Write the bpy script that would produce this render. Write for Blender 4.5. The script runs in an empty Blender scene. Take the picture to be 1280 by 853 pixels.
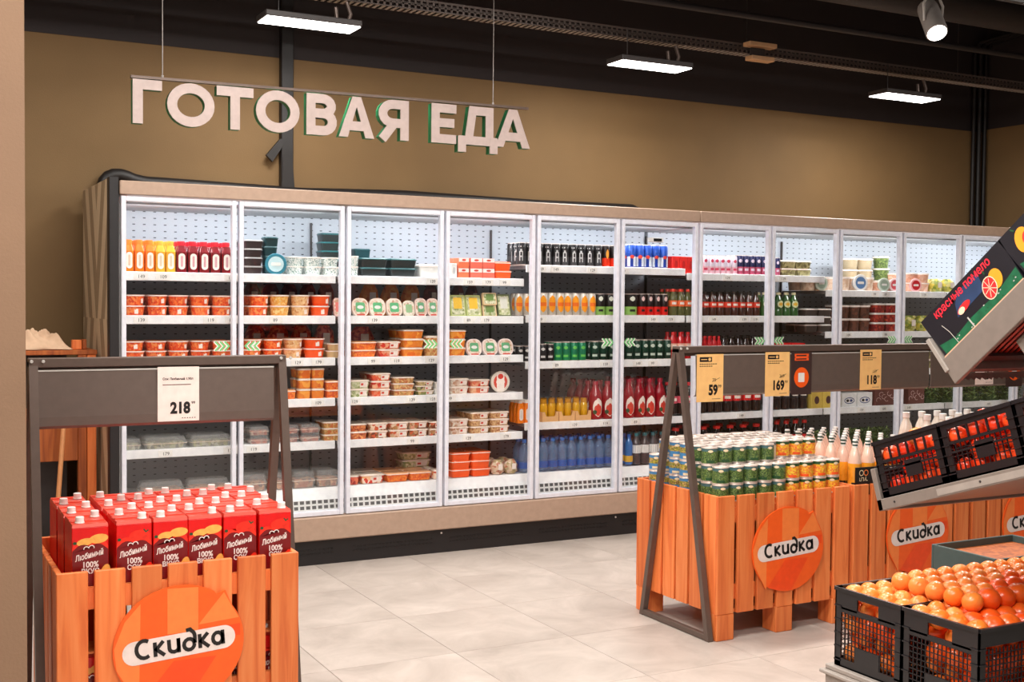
import bpy, bmesh, math, random
from mathutils import Matrix, Vector
random.seed(7)
S = bpy.context.scene
COL = S.collection
PI = math.pi
# ---------------- camera ----------------
cd = bpy.data.cameras.new('camera'); cam = bpy.data.objects.new('camera', cd); COL.objects.link(cam)
cd.sensor_width = 36.0; cd.lens = 1487.54 / 1280 * 36; cd.clip_start = 0.05
CR = Vector((0.883894, -0.467602, 0.008912)); CU = Vector((0.007819, 0.033828, 0.999397)); CF = Vector((0.467621, 0.883292, -0.033556))
cam.matrix_world = Matrix(((CR.x, CU.x, -CF.x, -1.10498), (CR.y, CU.y, -CF.y, -6.512948), (CR.z, CU.z, -CF.z, 1.526514), (0, 0, 0, 1)))
S.camera = cam
# ---------------- world, exposure ----------------
w = bpy.data.worlds.new('world'); S.world = w; w.use_nodes = True
bg = w.node_tree.nodes['Background']; bg.inputs[0].default_value = (1.0, 0.92, 0.86, 1); bg.inputs[1].default_value = 0.20
S.view_settings.view_transform = 'Standard'; S.view_settings.look = 'None'
S.view_settings.exposure = 0.0; S.view_settings.gamma = 1.0; S.view_settings.use_curve_mapping = False
LAMP_PANEL = 23.0      # watts of a small panel lamp on the tray
LAMP_FILL = 50.0     # watts of an added, unseen fill lamp over the aisle
LAMP_CASE = 6.5       # watts of a light tube in a cabinet
LAMP_SPOT = 230.0
# ---------------- materials ----------------
_m = {}
def srgb(c):
    return tuple((x / 255 / 12.92) if x / 255 <= .04045 else ((x / 255 + .055) / 1.055) ** 2.4 for x in c)
def mat(key, c, rough=.5, metal=0, var=.06, scale=30, emit=0, alpha=1, bump=0, spec=.5, coat=0):
    """plain procedural surface: a base colour broken up by fine noise"""
    if key in _m: return _m[key]
    m = bpy.data.materials.new(key); m.use_nodes = True; _m[key] = m
    nt = m.node_tree; b = nt.nodes['Principled BSDF']; L = nt.links
    col = srgb(c)
    b.inputs['Roughness'].default_value = rough; b.inputs['Metallic'].default_value = metal
    b.inputs['Specular IOR Level'].default_value = spec
    if coat: b.inputs['Coat Weight'].default_value = coat; b.inputs['Coat Roughness'].default_value = .08
    tc = nt.nodes.new('ShaderNodeTexCoord'); n = nt.nodes.new('ShaderNodeTexNoise'); n.inputs['Scale'].default_value = scale; n.inputs['Detail'].default_value = 3
    L.new(tc.outputs['Object'], n.inputs['Vector'])
    r = nt.nodes.new('ShaderNodeValToRGB'); r.color_ramp.elements[0].position = .3; r.color_ramp.elements[1].position = .7
    r.color_ramp.elements[0].color = (*[max(0, x * (1 - var)) for x in col], 1); r.color_ramp.elements[1].color = (*[min(1, x * (1 + var)) for x in col], 1)
    L.new(n.outputs['Fac'], r.inputs[0]); L.new(r.outputs[0], b.inputs['Base Color'])
    if emit:
        b.inputs['Emission Color'].default_value = (*col, 1); b.inputs['Emission Strength'].default_value = emit
    if bump:
        bp = nt.nodes.new('ShaderNodeBump'); bp.inputs['Strength'].default_value = bump; bp.inputs['Distance'].default_value = .01
        L.new(n.outputs['Fac'], bp.inputs['Height']); L.new(bp.outputs[0], b.inputs['Normal'])
    if alpha < 1: b.inputs['Alpha'].default_value = alpha
    return m
def food(key, cols, scale=90, rough=.4):
    """lumpy mixed food seen through clear plastic"""
    if key in _m: return _m[key]
    m = bpy.data.materials.new(key); m.use_nodes = True; _m[key] = m
    nt = m.node_tree; b = nt.nodes['Principled BSDF']; L = nt.links
    tc = nt.nodes.new('ShaderNodeTexCoord'); oi = nt.nodes.new('ShaderNodeObjectInfo')
    add = nt.nodes.new('ShaderNodeVectorMath'); add.operation = 'ADD'
    L.new(tc.outputs['Object'], add.inputs[0]); L.new(oi.outputs['Random'], add.inputs[1])
    v = nt.nodes.new('ShaderNodeTexVoronoi'); v.inputs['Scale'].default_value = scale; L.new(add.outputs[0], v.inputs['Vector'])
    r = nt.nodes.new('ShaderNodeValToRGB'); e = r.color_ramp.elements
    e[0].color = (*srgb(cols[0]), 1); e[1].color = (*srgb(cols[-1]), 1); e[0].position = .15; e[1].position = .85
    for i, c in enumerate(cols[1:-1]):
        x = e.new(.15 + .7 * (i + 1) / (len(cols) - 1)); x.color = (*srgb(c), 1)
    sep = nt.nodes.new('ShaderNodeSeparateColor'); L.new(v.outputs['Color'], sep.inputs[0]); L.new(sep.outputs[0], r.inputs[0])
    L.new(r.outputs[0], b.inputs['Base Color']); b.inputs['Roughness'].default_value = rough
    bp = nt.nodes.new('ShaderNodeBump'); bp.inputs['Strength'].default_value = .3; bp.inputs['Distance'].default_value = .004
    L.new(v.outputs['Distance'], bp.inputs['Height']); L.new(bp.outputs[0], b.inputs['Normal'])
    return m
def clear(key, tint=(1, 1, 1), rough=.03, gl=.08, op=0.0, opc=(220, 220, 220)):
    """thin clear sheet: see-through with a fresnel reflection"""
    if key in _m: return _m[key]
    m = bpy.data.materials.new(key); m.use_nodes = True; _m[key] = m
    nt = m.node_tree; L = nt.links; nt.nodes.remove(nt.nodes['Principled BSDF']); out = nt.nodes['Material Output']
    t = nt.nodes.new('ShaderNodeBsdfTransparent'); t.inputs[0].default_value = (*tint, 1)
    g = nt.nodes.new('ShaderNodeBsdfGlossy'); g.inputs['Roughness'].default_value = rough
    lw = nt.nodes.new('ShaderNodeLayerWeight'); lw.inputs['Blend'].default_value = .5
    pw = nt.nodes.new('ShaderNodeMath'); pw.operation = 'POWER'; pw.inputs[1].default_value = 5; L.new(lw.outputs['Facing'], pw.inputs[0])
    mm = nt.nodes.new('ShaderNodeMath'); mm.operation = 'MULTIPLY_ADD'; mm.inputs[1].default_value = .8; mm.inputs[2].default_value = gl; mm.use_clamp = True      # Schlick: same on both sides of the sheet
    L.new(pw.outputs[0], mm.inputs[0]); mx = nt.nodes.new('ShaderNodeMixShader')
    L.new(mm.outputs[0], mx.inputs[0]); L.new(t.outputs[0], mx.inputs[1]); L.new(g.outputs[0], mx.inputs[2])
    last = mx
    if op:
        d = nt.nodes.new('ShaderNodeBsdfDiffuse'); d.inputs[0].default_value = (*srgb(opc), 1)
        m2 = nt.nodes.new('ShaderNodeMixShader'); m2.inputs[0].default_value = op
        L.new(mx.outputs[0], m2.inputs[1]); L.new(d.outputs[0], m2.inputs[2]); last = m2
    L.new(last.outputs[0], out.inputs[0])
    return m
def woodmat(key, c1, c2, c3, axis=2):
    m = bpy.data.materials.new(key); m.use_nodes = True; _m[key] = m
    nt = m.node_tree; b = nt.nodes['Principled BSDF']; L = nt.links
    tc = nt.nodes.new('ShaderNodeTexCoord'); oi = nt.nodes.new('ShaderNodeObjectInfo')
    mul = nt.nodes.new('ShaderNodeMath'); mul.operation = 'MULTIPLY'; mul.inputs[1].default_value = 37; L.new(oi.outputs['Random'], mul.inputs[0])
    add = nt.nodes.new('ShaderNodeVectorMath'); add.operation = 'ADD'; L.new(tc.outputs['Object'], add.inputs[0]); L.new(mul.outputs[0], add.inputs[1])
    mp = nt.nodes.new('ShaderNodeMapping'); s = [26, 26, 26]; s[axis] = 1.6; mp.inputs['Scale'].default_value = s
    L.new(add.outputs[0], mp.inputs['Vector'])
    n = nt.nodes.new('ShaderNodeTexNoise'); n.inputs['Scale'].default_value = 1; n.inputs['Detail'].default_value = 4; n.inputs['Distortion'].default_value = 1.2
    L.new(mp.outputs[0], n.inputs['Vector'])
    r = nt.nodes.new('ShaderNodeValToRGB'); e = r.color_ramp.elements
    e[0].position = .32; e[0].color = (*srgb(c3), 1); e[1].position = .68; e[1].color = (*srgb(c1), 1); x = e.new(.5); x.color = (*srgb(c2), 1)
    L.new(n.outputs['Fac'], r.inputs[0])
    hs = nt.nodes.new('ShaderNodeHueSaturation'); L.new(r.outputs[0], hs.inputs['Color'])
    ma = nt.nodes.new('ShaderNodeMapRange'); ma.inputs[3].default_value = .82; ma.inputs[4].default_value = 1.14; L.new(oi.outputs['Random'], ma.inputs[0]); L.new(ma.outputs[0], hs.inputs['Value'])
    L.new(hs.outputs[0], b.inputs['Base Color']); b.inputs['Roughness'].default_value = .5
    bp = nt.nodes.new('ShaderNodeBump'); bp.inputs['Strength'].default_value = .12; bp.inputs['Distance'].default_value = .003
    L.new(n.outputs['Fac'], bp.inputs['Height']); L.new(bp.outputs[0], b.inputs['Normal'])
    return m
# ---------------- mesh builder ----------------
class M:
    def __init__(s): s.v = []; s.f = []; s.k = []; s.mats = []
    def mi(s, m):
        if m not in s.mats: s.mats.append(m)
        return s.mats.index(m)
    def add(s, vs, fs, m, T=None):
        o = len(s.v); i = s.mi(m)
        s.v += [tuple(T @ Vector(v)) if T else tuple(v) for v in vs]
        for f in fs: s.f.append(tuple(o + a for a in f)); s.k.append(i)
        return s
    def box(s, x0, x1, y0, y1, z0, z1, m, T=None):
        return s.add([(x0, y0, z0), (x1, y0, z0), (x1, y1, z0), (x0, y1, z0), (x0, y0, z1), (x1, y0, z1), (x1, y1, z1), (x0, y1, z1)],
                     [(0, 3, 2, 1), (4, 5, 6, 7), (0, 1, 5, 4), (1, 2, 6, 5), (2, 3, 7, 6), (3, 0, 4, 7)], m, T)
    def cbox(s, x0, x1, y0, y1, z0, z1, m, c=.004, T=None):
        """box with chamfered edges"""
        vs = []; idx = {}
        xs = (x0, x1); ys = (y0, y1); zs = (z0, z1)
        def p(i, j, k, ax):
            q = [xs[i], ys[j], zs[k]]
            for a, t in enumerate((i, j, k)):
                if a != ax: q[a] += c if t == 0 else -c
            key = (i, j, k, ax)
            if key not in idx: idx[key] = len(vs); vs.append(tuple(q))
            return idx[key]
        F = []
        for ax in range(3):
            o = [a for a in range(3) if a != ax]
            for sd in (0, 1):
                f = []
                for (a, b) in ((0, 0), (1, 0), (1, 1), (0, 1)):
                    t = [0, 0, 0]; t[ax] = sd; t[o[0]] = a; t[o[1]] = b
                    f.append(p(*t, ax))
                F.append(f)
        for ax in range(3):       # edges parallel to ax
            o = [a for a in range(3) if a != ax]
            for a in (0, 1):
                for b in (0, 1):
                    t0 = [0, 0, 0]; t0[o[0]] = a; t0[o[1]] = b; t1 = list(t0); t1[ax] = 1
                    F.append([p(*t0, o[0]), p(*t1, o[0]), p(*t1, o[1]), p(*t0, o[1])])
        for i in (0, 1):
            for j in (0, 1):
                for k in (0, 1): F.append([p(i, j, k, 0), p(i, j, k, 1), p(i, j, k, 2)])
        ctr = Vector(((x0 + x1) / 2, (y0 + y1) / 2, (z0 + z1) / 2))
        G = []
        for f in F:
            P = [Vector(vs[a]) for a in f]; n = (P[1] - P[0]).cross(P[2] - P[0]); cc = sum(P, Vector()) / len(P)
            G.append(f if n.dot(cc - ctr) > 0 else f[::-1])
        return s.add(vs, G, m, T)
    def lathe(s, prof, m, seg=14, T=None, mb=None, cap=True):
        """prof: list of (r, z); mb: list of material per band"""
        vs = []; n = len(prof)
        for r, z in prof:
            for a in range(seg):
                t = 2 * PI * a / seg; vs.append((r * math.cos(t), r * math.sin(t), z))
        for b in range(n - 1):
            fs = [(b * seg + a, b * seg + (a + 1) % seg, (b + 1) * seg + (a + 1) % seg, (b + 1) * seg + a) for a in range(seg)]
            o = len(s.v) if b == 0 else o
            if b == 0: s.v += [tuple(T @ Vector(v)) if T else v for v in vs]
            i = s.mi(mb[b] if mb else m)
            for f in fs: s.f.append(tuple(o + a for a in f)); s.k.append(i)
        if cap:
            s.f.append(tuple(o + a for a in range(seg))[::-1]); s.k.append(s.mi(mb[0] if mb else m))
            s.f.append(tuple(o + (n - 1) * seg + a for a in range(seg))); s.k.append(s.mi(mb[-1] if mb else m))
        return s
    def poly(s, pts, y, m, T=None):
        return s.add([(a, y, b) for a, b in pts], [tuple(range(len(pts)))], m, T)
    def prism(s, pts, y0, y1, m, side=None, T=None):
        n = len(pts); vs = [(a, y0, b) for a, b in pts] + [(a, y1, b) for a, b in pts]
        s.add(vs, [tuple(range(n))], m, T)
        s.add(vs, [tuple(range(n, 2 * n))[::-1]] + [((i + 1) % n, i, n + i, n + (i + 1) % n) for i in range(n)], side or m, T)
        return s
    def loft(s, lo, hi, m, T=None, caps=True):
        """lo / hi: matching rings of 3D points"""
        n = len(lo)
        fs = [(i, (i + 1) % n, n + (i + 1) % n, n + i) for i in range(n)]
        if caps: fs += [tuple(range(n))[::-1], tuple(range(n, 2 * n))]
        return s.add(list(lo) + list(hi), fs, m, T)
    def tube(s, pts, r, m, seg=8, T=None):
        P = [Vector(p) for p in pts]; rings = []; up = None
        for i, p in enumerate(P):
            d = (P[min(i + 1, len(P) - 1)] - P[max(i - 1, 0)]).normalized()
            a = d.cross(Vector((0, 0, 1)) if abs(d.z) < .95 else Vector((0, 1, 0))).normalized() if up is None else (up - d * up.dot(d)).normalized()
            up = a; b = d.cross(a)
            rings.append([p + (a * math.cos(2 * PI * k / seg) + b * math.sin(2 * PI * k / seg)) * r for k in range(seg)])
        vs = [v for g in rings for v in g]; fs = []
        for i in range(len(P) - 1):
            for k in range(seg): fs.append((i * seg + k, i * seg + (k + 1) % seg, (i + 1) * seg + (k + 1) % seg, (i + 1) * seg + k))
        fs += [tuple(range(seg))[::-1], tuple((len(P) - 1) * seg + k for k in range(seg))]
        return s.add(vs, fs, m, T)
    def wrap(s, r, z0, z1, m, ang=.9, a0=-PI / 2, ell=False, n=6, rows=4, T=None):
        """curved label on a cylinder of radius r, centred on direction a0"""
        vs = []; fs = []
        for j in range(rows + 1):
            v = j / rows; hw = ang * (math.sqrt(max(.02, 1 - (2 * v - 1) ** 2)) if ell else 1)
            for i in range(n + 1):
                t = a0 + hw * (2 * i / n - 1); vs.append((r * math.cos(t), r * math.sin(t), z0 + (z1 - z0) * v))
        for j in range(rows):
            for i in range(n):
                a = j * (n + 1) + i; fs.append((a, a + 1, a + n + 2, a + n + 1))
        return s.add(vs, fs, m, T)
    def text(s, st, x, z, size, y, m, bold=0, sx=1, rot=0, align='LEFT', shear=0, T=None):
        vs, fs = tmesh(st, bold, align, shear); c, q = math.cos(rot), math.sin(rot)
        pts = [(x + size * (a * sx * c - b * q), y, z + size * (a * sx * q + b * c)) for a, b in vs]
        return s.add(pts, fs, m, T)
    def ribbon(s, pts, wd, m, y0, y1=None, side=None, closed=False, T=None):
        """thick stroke along 2D points with mitred corners; solid when y1 is given"""
        n = len(pts); A = []; B = []
        for i in range(n):
            p = Vector(pts[i])
            if closed: d1 = (p - Vector(pts[i - 1])).normalized(); d2 = (Vector(pts[(i + 1) % n]) - p).normalized()
            else:
                d2 = (Vector(pts[min(i + 1, n - 1)]) - Vector(pts[i if i < n - 1 else i - 1])).normalized()
                d1 = (p - Vector(pts[i - 1])).normalized() if i > 0 else d2
            t = d1 + d2
            t = t.normalized() if t.length > 1e-4 else d2
            nn = Vector((-t.y, t.x)); k = wd / 2 / max(.4, nn.dot(Vector((-d2.y, d2.x))))
            A.append(p + nn * k); B.append(p - nn * k)
        q = n if closed else n - 1
        vs = [(a.x, y0, a.y) for a in A] + [(b.x, y0, b.y) for b in B]
        s.add(vs, [(n + i, n + (i + 1) % n, (i + 1) % n, i) for i in range(q)], m, T)
        if y1 is not None:
            v2 = vs + [(a.x, y1, a.y) for a in A] + [(b.x, y1, b.y) for b in B]
            fs = []
            for i in range(q):
                j = (i + 1) % n
                fs += [(i, j, 2 * n + j, 2 * n + i), (n + j, n + i, 3 * n + i, 3 * n + j), (2 * n + i, 2 * n + j, 3 * n + j, 3 * n + i)]
            if not closed: fs += [(0, 2 * n, 3 * n, n), (n - 1, 2 * n - 1, 4 * n - 1, 3 * n - 1)]
            s.add(v2, fs, side or m, T)
        return s
    def mesh(s, name, smooth=True):
        me = bpy.data.meshes.new(name); me.from_pydata(s.v, [], s.f)
        for m in s.mats: me.materials.append(m)
        me.polygons.foreach_set('material_index', s.k)
        if smooth:
            me.polygons.foreach_set('use_smooth', [True] * len(s.f)); me.set_sharp_from_angle(angle=math.radians(34))
        me.update(); return me
    def build(s, name, parent=None, loc=None, smooth=True):
        return link(name, s.mesh(name, smooth), parent, loc)
_t = {}
def tmesh(st, bold, align, shear):
    key = (st, bold, align, shear)
    if key not in _t:
        cu = bpy.data.curves.new('text', 'FONT'); cu.body = st; cu.size = 1; cu.offset = bold; cu.align_x = align; cu.shear = shear; cu.resolution_u = 3
        o = bpy.data.objects.new('text', cu); COL.objects.link(o); bpy.context.view_layer.update()
        me = bpy.data.meshes.new_from_object(o.evaluated_get(bpy.context.evaluated_depsgraph_get()))
        fs = []
        for p in me.polygons: fs.append(tuple(p.vertices) if p.normal.z > 0 else tuple(p.vertices)[::-1])
        _t[key] = ([(v.co.x, v.co.y) for v in me.vertices], fs)
        bpy.data.objects.remove(o); bpy.data.curves.remove(cu); bpy.data.meshes.remove(me)
    return _t[key]
def link(name, data, parent=None, loc=None):
    o = bpy.data.objects.new(name, data); COL.objects.link(o)
    if parent: o.parent = parent
    if loc: o.location = loc
    return o
def tag(o, label, cat, group=None, kind=None):
    o['label'] = label; o['category'] = cat
    if group: o['group'] = group
    if kind: o['kind'] = kind
    return o
def thing(name, label, cat, loc=(0, 0, 0), rz=0, group=None):
    o = link(name, None, None, loc); o.rotation_euler = (0, 0, rz); o.empty_display_size = .05
    return tag(o, label, cat, group)
KIDS = {}
def dup(root, loc, label=None, rz=None, group=None):
    """a copy of a thing together with copies of its parts and sub-parts"""
    if root.name not in KIDS: KIDS[root.name] = [(c, list(c.children)) for c in root.children]
    r = root.copy(); COL.objects.link(r); r.location = loc
    if rz is not None: r.rotation_euler = (0, 0, rz)
    if label: r['label'] = label
    if group: r['group'] = group
    for c, gs in KIDS[root.name]:
        k = c.copy(); COL.objects.link(k); k.parent = r
        for g in gs:
            h = g.copy(); COL.objects.link(h); h.parent = k
    return r
def struct(o): o['kind'] = 'structure'; return o
def rrect(w, h, r, n=4, cx=0, cz=0):
    P = []
    for (sx, sz, a) in ((1, 1, 0), (-1, 1, PI / 2), (-1, -1, PI), (1, -1, 3 * PI / 2)):
        for i in range(n + 1):
            t = a + PI / 2 * i / n; P.append((cx + sx * (w / 2 - r) + r * math.cos(t), cz + sz * (h / 2 - r) + r * math.sin(t)))
    return P
def ell(cx, cz, a, b, n=20, rot=0):
    c, s_ = math.cos(rot), math.sin(rot)
    return [(cx + a * math.cos(2 * PI * i / n) * c - b * math.sin(2 * PI * i / n) * s_, cz + a * math.cos(2 * PI * i / n) * s_ + b * math.sin(2 * PI * i / n) * c) for i in range(n)]
ORD = ['first', 'second', 'third', 'fourth', 'fifth', 'sixth', 'seventh', 'eighth', 'ninth', 'tenth', 'eleventh', 'twelfth', 'thirteenth', 'fourteenth']

# ---------------- palette ----------------
W_FRAME = mat('white_frame', (226, 228, 238), .35); GAP = mat('dark_gap', (30, 26, 26), .6)
STEEL = mat('shelf_white', (247, 248, 251), .35); TRIM = mat('beige_trim', (176, 150, 131), .4)
KICK = mat('black_kick', (30, 27, 28), .5); BRONZE = mat('bronze_frame', (104, 88, 80), .38, .35)
PANELM = mat('taupe_panel', (98, 84, 77), .42); WHITE = mat('white_plastic', (240, 236, 232), .35)
BLACK = mat('black_ink', (24, 18, 18), .5); GREYD = mat('grey_dark', (60, 55, 54), .5); GREY = mat('grey_metal', (150, 143, 138), .45)
GREYL = mat('grey_light', (190, 186, 180), .5); RACKM = mat('rack_taupe', (126, 114, 106), .5); RACKL = mat('rack_light', (156, 146, 138), .5); BLKP = mat('black_crate', (26, 25, 28), .32)
WOOD = woodmat('orange_wood', (242, 142, 80), (236, 127, 64), (219, 106, 50))
WOODB = woodmat('brown_wood', (190, 106, 48), (172, 88, 36), (140, 66, 26))
GLASS = clear('door_glass', (.985, .99, .99), .02, .035)
CLEARP = clear('clear_plastic', (.95, .96, .95), .08, .06, .22)
WATERB = clear('water_body', (.74, .86, .96), .08, .06, .26, (150, 184, 226))
TRAYM = mat('tray_metal', (92, 80, 74), .5, .3)
DUCTM = mat('dark_duct', (40, 34, 33), .6, .2); PIPEB = mat('black_pipe', (24, 20, 20), .5)
# ---------------- the setting ----------------
def floor():
    g = mat('floor_grout', (120, 108, 100), .7)
    f = struct(M().box(-4.2, 9.6, -9.2, 1.1, -.12, -.0035, g).build('floor'))
    m = bpy.data.materials.new('stone_tile'); m.use_nodes = True; nt = m.node_tree; b = nt.nodes['Principled BSDF']; L = nt.links
    tc = nt.nodes.new('ShaderNodeTexCoord'); oi = nt.nodes.new('ShaderNodeObjectInfo'); mu = nt.nodes.new('ShaderNodeMath'); mu.operation = 'MULTIPLY'; mu.inputs[1].default_value = 50
    L.new(oi.outputs['Random'], mu.inputs[0]); ad = nt.nodes.new('ShaderNodeVectorMath'); L.new(tc.outputs['Object'], ad.inputs[0]); L.new(mu.outputs[0], ad.inputs[1])
    n = nt.nodes.new('ShaderNodeTexNoise'); n.inputs['Scale'].default_value = 3.2; n.inputs['Detail'].default_value = 8; n.inputs['Roughness'].default_value = .62; n.inputs['Distortion'].default_value = .6
    L.new(ad.outputs[0], n.inputs['Vector']); r = nt.nodes.new('ShaderNodeValToRGB'); e = r.color_ramp.elements
    e[0].position = .3; e[0].color = (*srgb((164, 152, 143)), 1); e[1].position = .72; e[1].color = (*srgb((198, 186, 177)), 1)
    L.new(n.outputs['Fac'], r.inputs[0]); L.new(r.outputs[0], b.inputs['Base Color']); b.inputs['Roughness'].default_value = .42
    b.inputs['Specular IOR Level'].default_value = .35
    bp = nt.nodes.new('ShaderNodeBump'); bp.inputs['Strength'].default_value = .08; bp.inputs['Distance'].default_value = .003; L.new(n.outputs['Fac'], bp.inputs['Height']); L.new(bp.outputs[0], b.inputs['Normal'])
    TX, TY = .572, .633
    me = M().cbox(.0012, TX - .0012, .0012, TY - .0012, -.0035, 0, m, .0006).mesh('tile', False)
    for i in range(-6, 14):
        for j in range(-9, 4):
            x = 1.08 + i * TX; y = -1.254 + j * TY
            link('tile', me, f, (x, y, 0))
    # tiles further out run on to the walls with the same stone
    M().box(-4.1, 1.08 - 6 * TX - .003, -9.1, 1.05, -.0035, -.001, m).box(1.08 + 14 * TX + .003, 9.5, -9.1, 1.05, -.0035, -.001, m).box(1.08 - 6 * TX, 1.08 + 14 * TX, -9.1, -1.254 - 9 * TY - .003, -.0035, -.001, m).build('outer_paving', f)
floor()
def plaster(key, c, c2):
    m = mat(key, c, .75, 0, .07, 2.2, bump=.0)
    nt = m.node_tree; L = nt.links; b = nt.nodes['Principled BSDF']
    n = nt.nodes.new('ShaderNodeTexNoise'); n.inputs['Scale'].default_value = 120; n.inputs['Detail'].default_value = 4
    tc = nt.nodes.new('ShaderNodeTexCoord'); L.new(tc.outputs['Object'], n.inputs['Vector'])
    bp = nt.nodes.new('ShaderNodeBump'); bp.inputs['Strength'].default_value = .15; bp.inputs['Distance'].default_value = .004; L.new(n.outputs['Fac'], bp.inputs['Height']); L.new(bp.outputs[0], b.inputs['Normal'])
    return m
OLIVE = plaster('olive_plaster', (118, 92, 57), 0); DARKW = plaster('black_paint', (40, 33, 34), 0); PILL = plaster('pillar_plaster', (138, 108, 84), 0)
struct(M().box(-4.2, 7.75, 1.0, 1.15, -.02, 3.075, OLIVE).box(-4.2, 7.75, .995, 1.15, 3.075, 4.6, DARKW).build('wall_back', smooth=False))
struct(M().box(7.66, 7.8, -9.2, 1.0, -.02, 3.1, OLIVE).box(7.655, 7.8, -9.2, 1.0, 3.1, 4.6, DARKW).build('wall_right', smooth=False))
struct(M().box(-4.3, -4.2, -9.2, 1.15, -.02, 4.6, OLIVE).build('wall_left', smooth=False))
struct(M().box(-4.3, 7.8, -9.2, 1.15, 4.6, 4.7, DARKW).build('ceiling', smooth=False))
struct(M().box(-1.9, -.757, -3.0, -2.62, 0, 4.6, PILL).build('pillar', smooth=False))

# ---------------- refrigerated cabinets ----------------
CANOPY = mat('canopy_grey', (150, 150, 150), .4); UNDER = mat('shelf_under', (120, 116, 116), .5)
def perf():
    m = bpy.data.materials.new('perforated_back'); m.use_nodes = True; nt = m.node_tree; L = nt.links; b = nt.nodes['Principled BSDF']
    tc = nt.nodes.new('ShaderNodeTexCoord'); sp = nt.nodes.new('ShaderNodeSeparateXYZ'); L.new(tc.outputs['Object'], sp.inputs[0])
    def ma(op, a, v=None, c=None):
        n = nt.nodes.new('ShaderNodeMath'); n.operation = op
        for i, q in enumerate((a, v)):
            if q is None: continue
            if isinstance(q, (int, float)): n.inputs[i].default_value = q
            else: L.new(q, n.inputs[i])
        return n.outputs[0]
    fx = ma('FRACT', ma('DIVIDE', sp.outputs['X'], .0595)); fz = ma('FRACT', ma('DIVIDE', sp.outputs['Z'], .0375))
    a = ma('LESS_THAN', fx, .26); c = ma('LESS_THAN', fz, .15); k = ma('MULTIPLY', a, c)
    mx = nt.nodes.new('ShaderNodeMix'); mx.data_type = 'RGBA'; L.new(k, mx.inputs[0])
    mx.inputs[6].default_value = (*srgb((176, 182, 190)), 1); mx.inputs[7].default_value = (*srgb((36, 36, 40)), 1)
    L.new(mx.outputs[2], b.inputs['Base Color']); b.inputs['Roughness'].default_value = .4
    return m
PERF = perf()
def grille():
    m = bpy.data.materials.new('intake_grille'); m.use_nodes = True; nt = m.node_tree; L = nt.links; b = nt.nodes['Principled BSDF']
    tc = nt.nodes.new('ShaderNodeTexCoord'); mp = nt.nodes.new('ShaderNodeMapping'); mp.inputs['Rotation'].default_value = (PI / 2, 0, 0); L.new(tc.outputs['Object'], mp.inputs[0])
    br = nt.nodes.new('ShaderNodeTexBrick'); br.inputs['Scale'].default_value = 1; br.offset = 0; br.inputs['Mortar Size'].default_value = .006; br.inputs['Brick Width'].default_value = .036; br.inputs['Row Height'].default_value = .0305
    br.inputs['Color1'].default_value = br.inputs['Color2'].default_value = (*srgb((84, 84, 84)), 1); br.inputs['Mortar'].default_value = (*srgb((225, 225, 222)), 1)
    L.new(mp.outputs[0], br.inputs['Vector']); L.new(br.outputs['Color'], b.inputs['Base Color']); return m
GRILLE = grille()
def chevwood():
    m = bpy.data.materials.new('chevron_laminate'); m.use_nodes = True; nt = m.node_tree; L = nt.links; b = nt.nodes['Principled BSDF']
    tc = nt.nodes.new('ShaderNodeTexCoord'); sp = nt.nodes.new('ShaderNodeSeparateXYZ'); L.new(tc.outputs['Object'], sp.inputs[0])
    def ma(op, a, v=None):
        n = nt.nodes.new('ShaderNodeMath'); n.operation = op
        for i, q in enumerate((a, v)):
            if q is None: continue
            if isinstance(q, (int, float)): n.inputs[i].default_value = q
            else: L.new(q, n.inputs[i])
        return n.outputs[0]
    yy = ma('ABSOLUTE', ma('SUBTRACT', sp.outputs['Y'], .42))
    sg = ma('SUBTRACT', ma('MULTIPLY', ma('GREATER_THAN', sp.outputs['Z'], 1.41), 2), 1)      # the pattern flips at the panel joint
    t = ma('SUBTRACT', ma('MULTIPLY', yy, 4.2), ma('MULTIPLY', ma('MULTIPLY', sp.outputs['Z'], 1.5), sg))
    fr = ma('FRACT', t); k = ma('GREATER_THAN', fr, .5)
    n = nt.nodes.new('ShaderNodeTexNoise'); n.inputs['Scale'].default_value = 60; L.new(tc.outputs['Object'], n.inputs['Vector'])
    k2 = ma('ADD', ma('MULTIPLY', k, .8), ma('MULTIPLY', n.outputs['Fac'], .3))
    mx = nt.nodes.new('ShaderNodeMix'); mx.data_type = 'RGBA'; L.new(k2, mx.inputs[0])
    mx.inputs[6].default_value = (*srgb((206, 182, 150)), 1); mx.inputs[7].default_value = (*srgb((146, 124, 98)), 1)
    L.new(mx.outputs[2], b.inputs['Base Color']); b.inputs['Roughness'].default_value = .5; return m
CHEV = chevwood(); LED = mat('led_tube', (235, 242, 255), .4, emit=1.6); PRICE = mat('price_paper', (246, 244, 240), .6)
CHG = mat('green_chevron', (120, 205, 130), .5); SCREEN = mat('display_dark', (25, 28, 30), .2)
DW = .625
LEV = {'A': [1.662, 1.426, 1.182, .945, .694], 'B': [1.752, 1.432, 1.137, .746], 'C': [1.722, 1.432, 1.137, .756], 'D': [1.622, 1.317, 1.03, .756], 'E': [1.622, 1.317, 1.03, .756]}
BAYS = [('A', 0, 1.25), ('A', 1.25, 2.5), ('B', 2.5, 3.75), ('C', 3.75, 5.0), ('D', 5.0, 6.25), ('E', 6.25, 7.5)]
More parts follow.
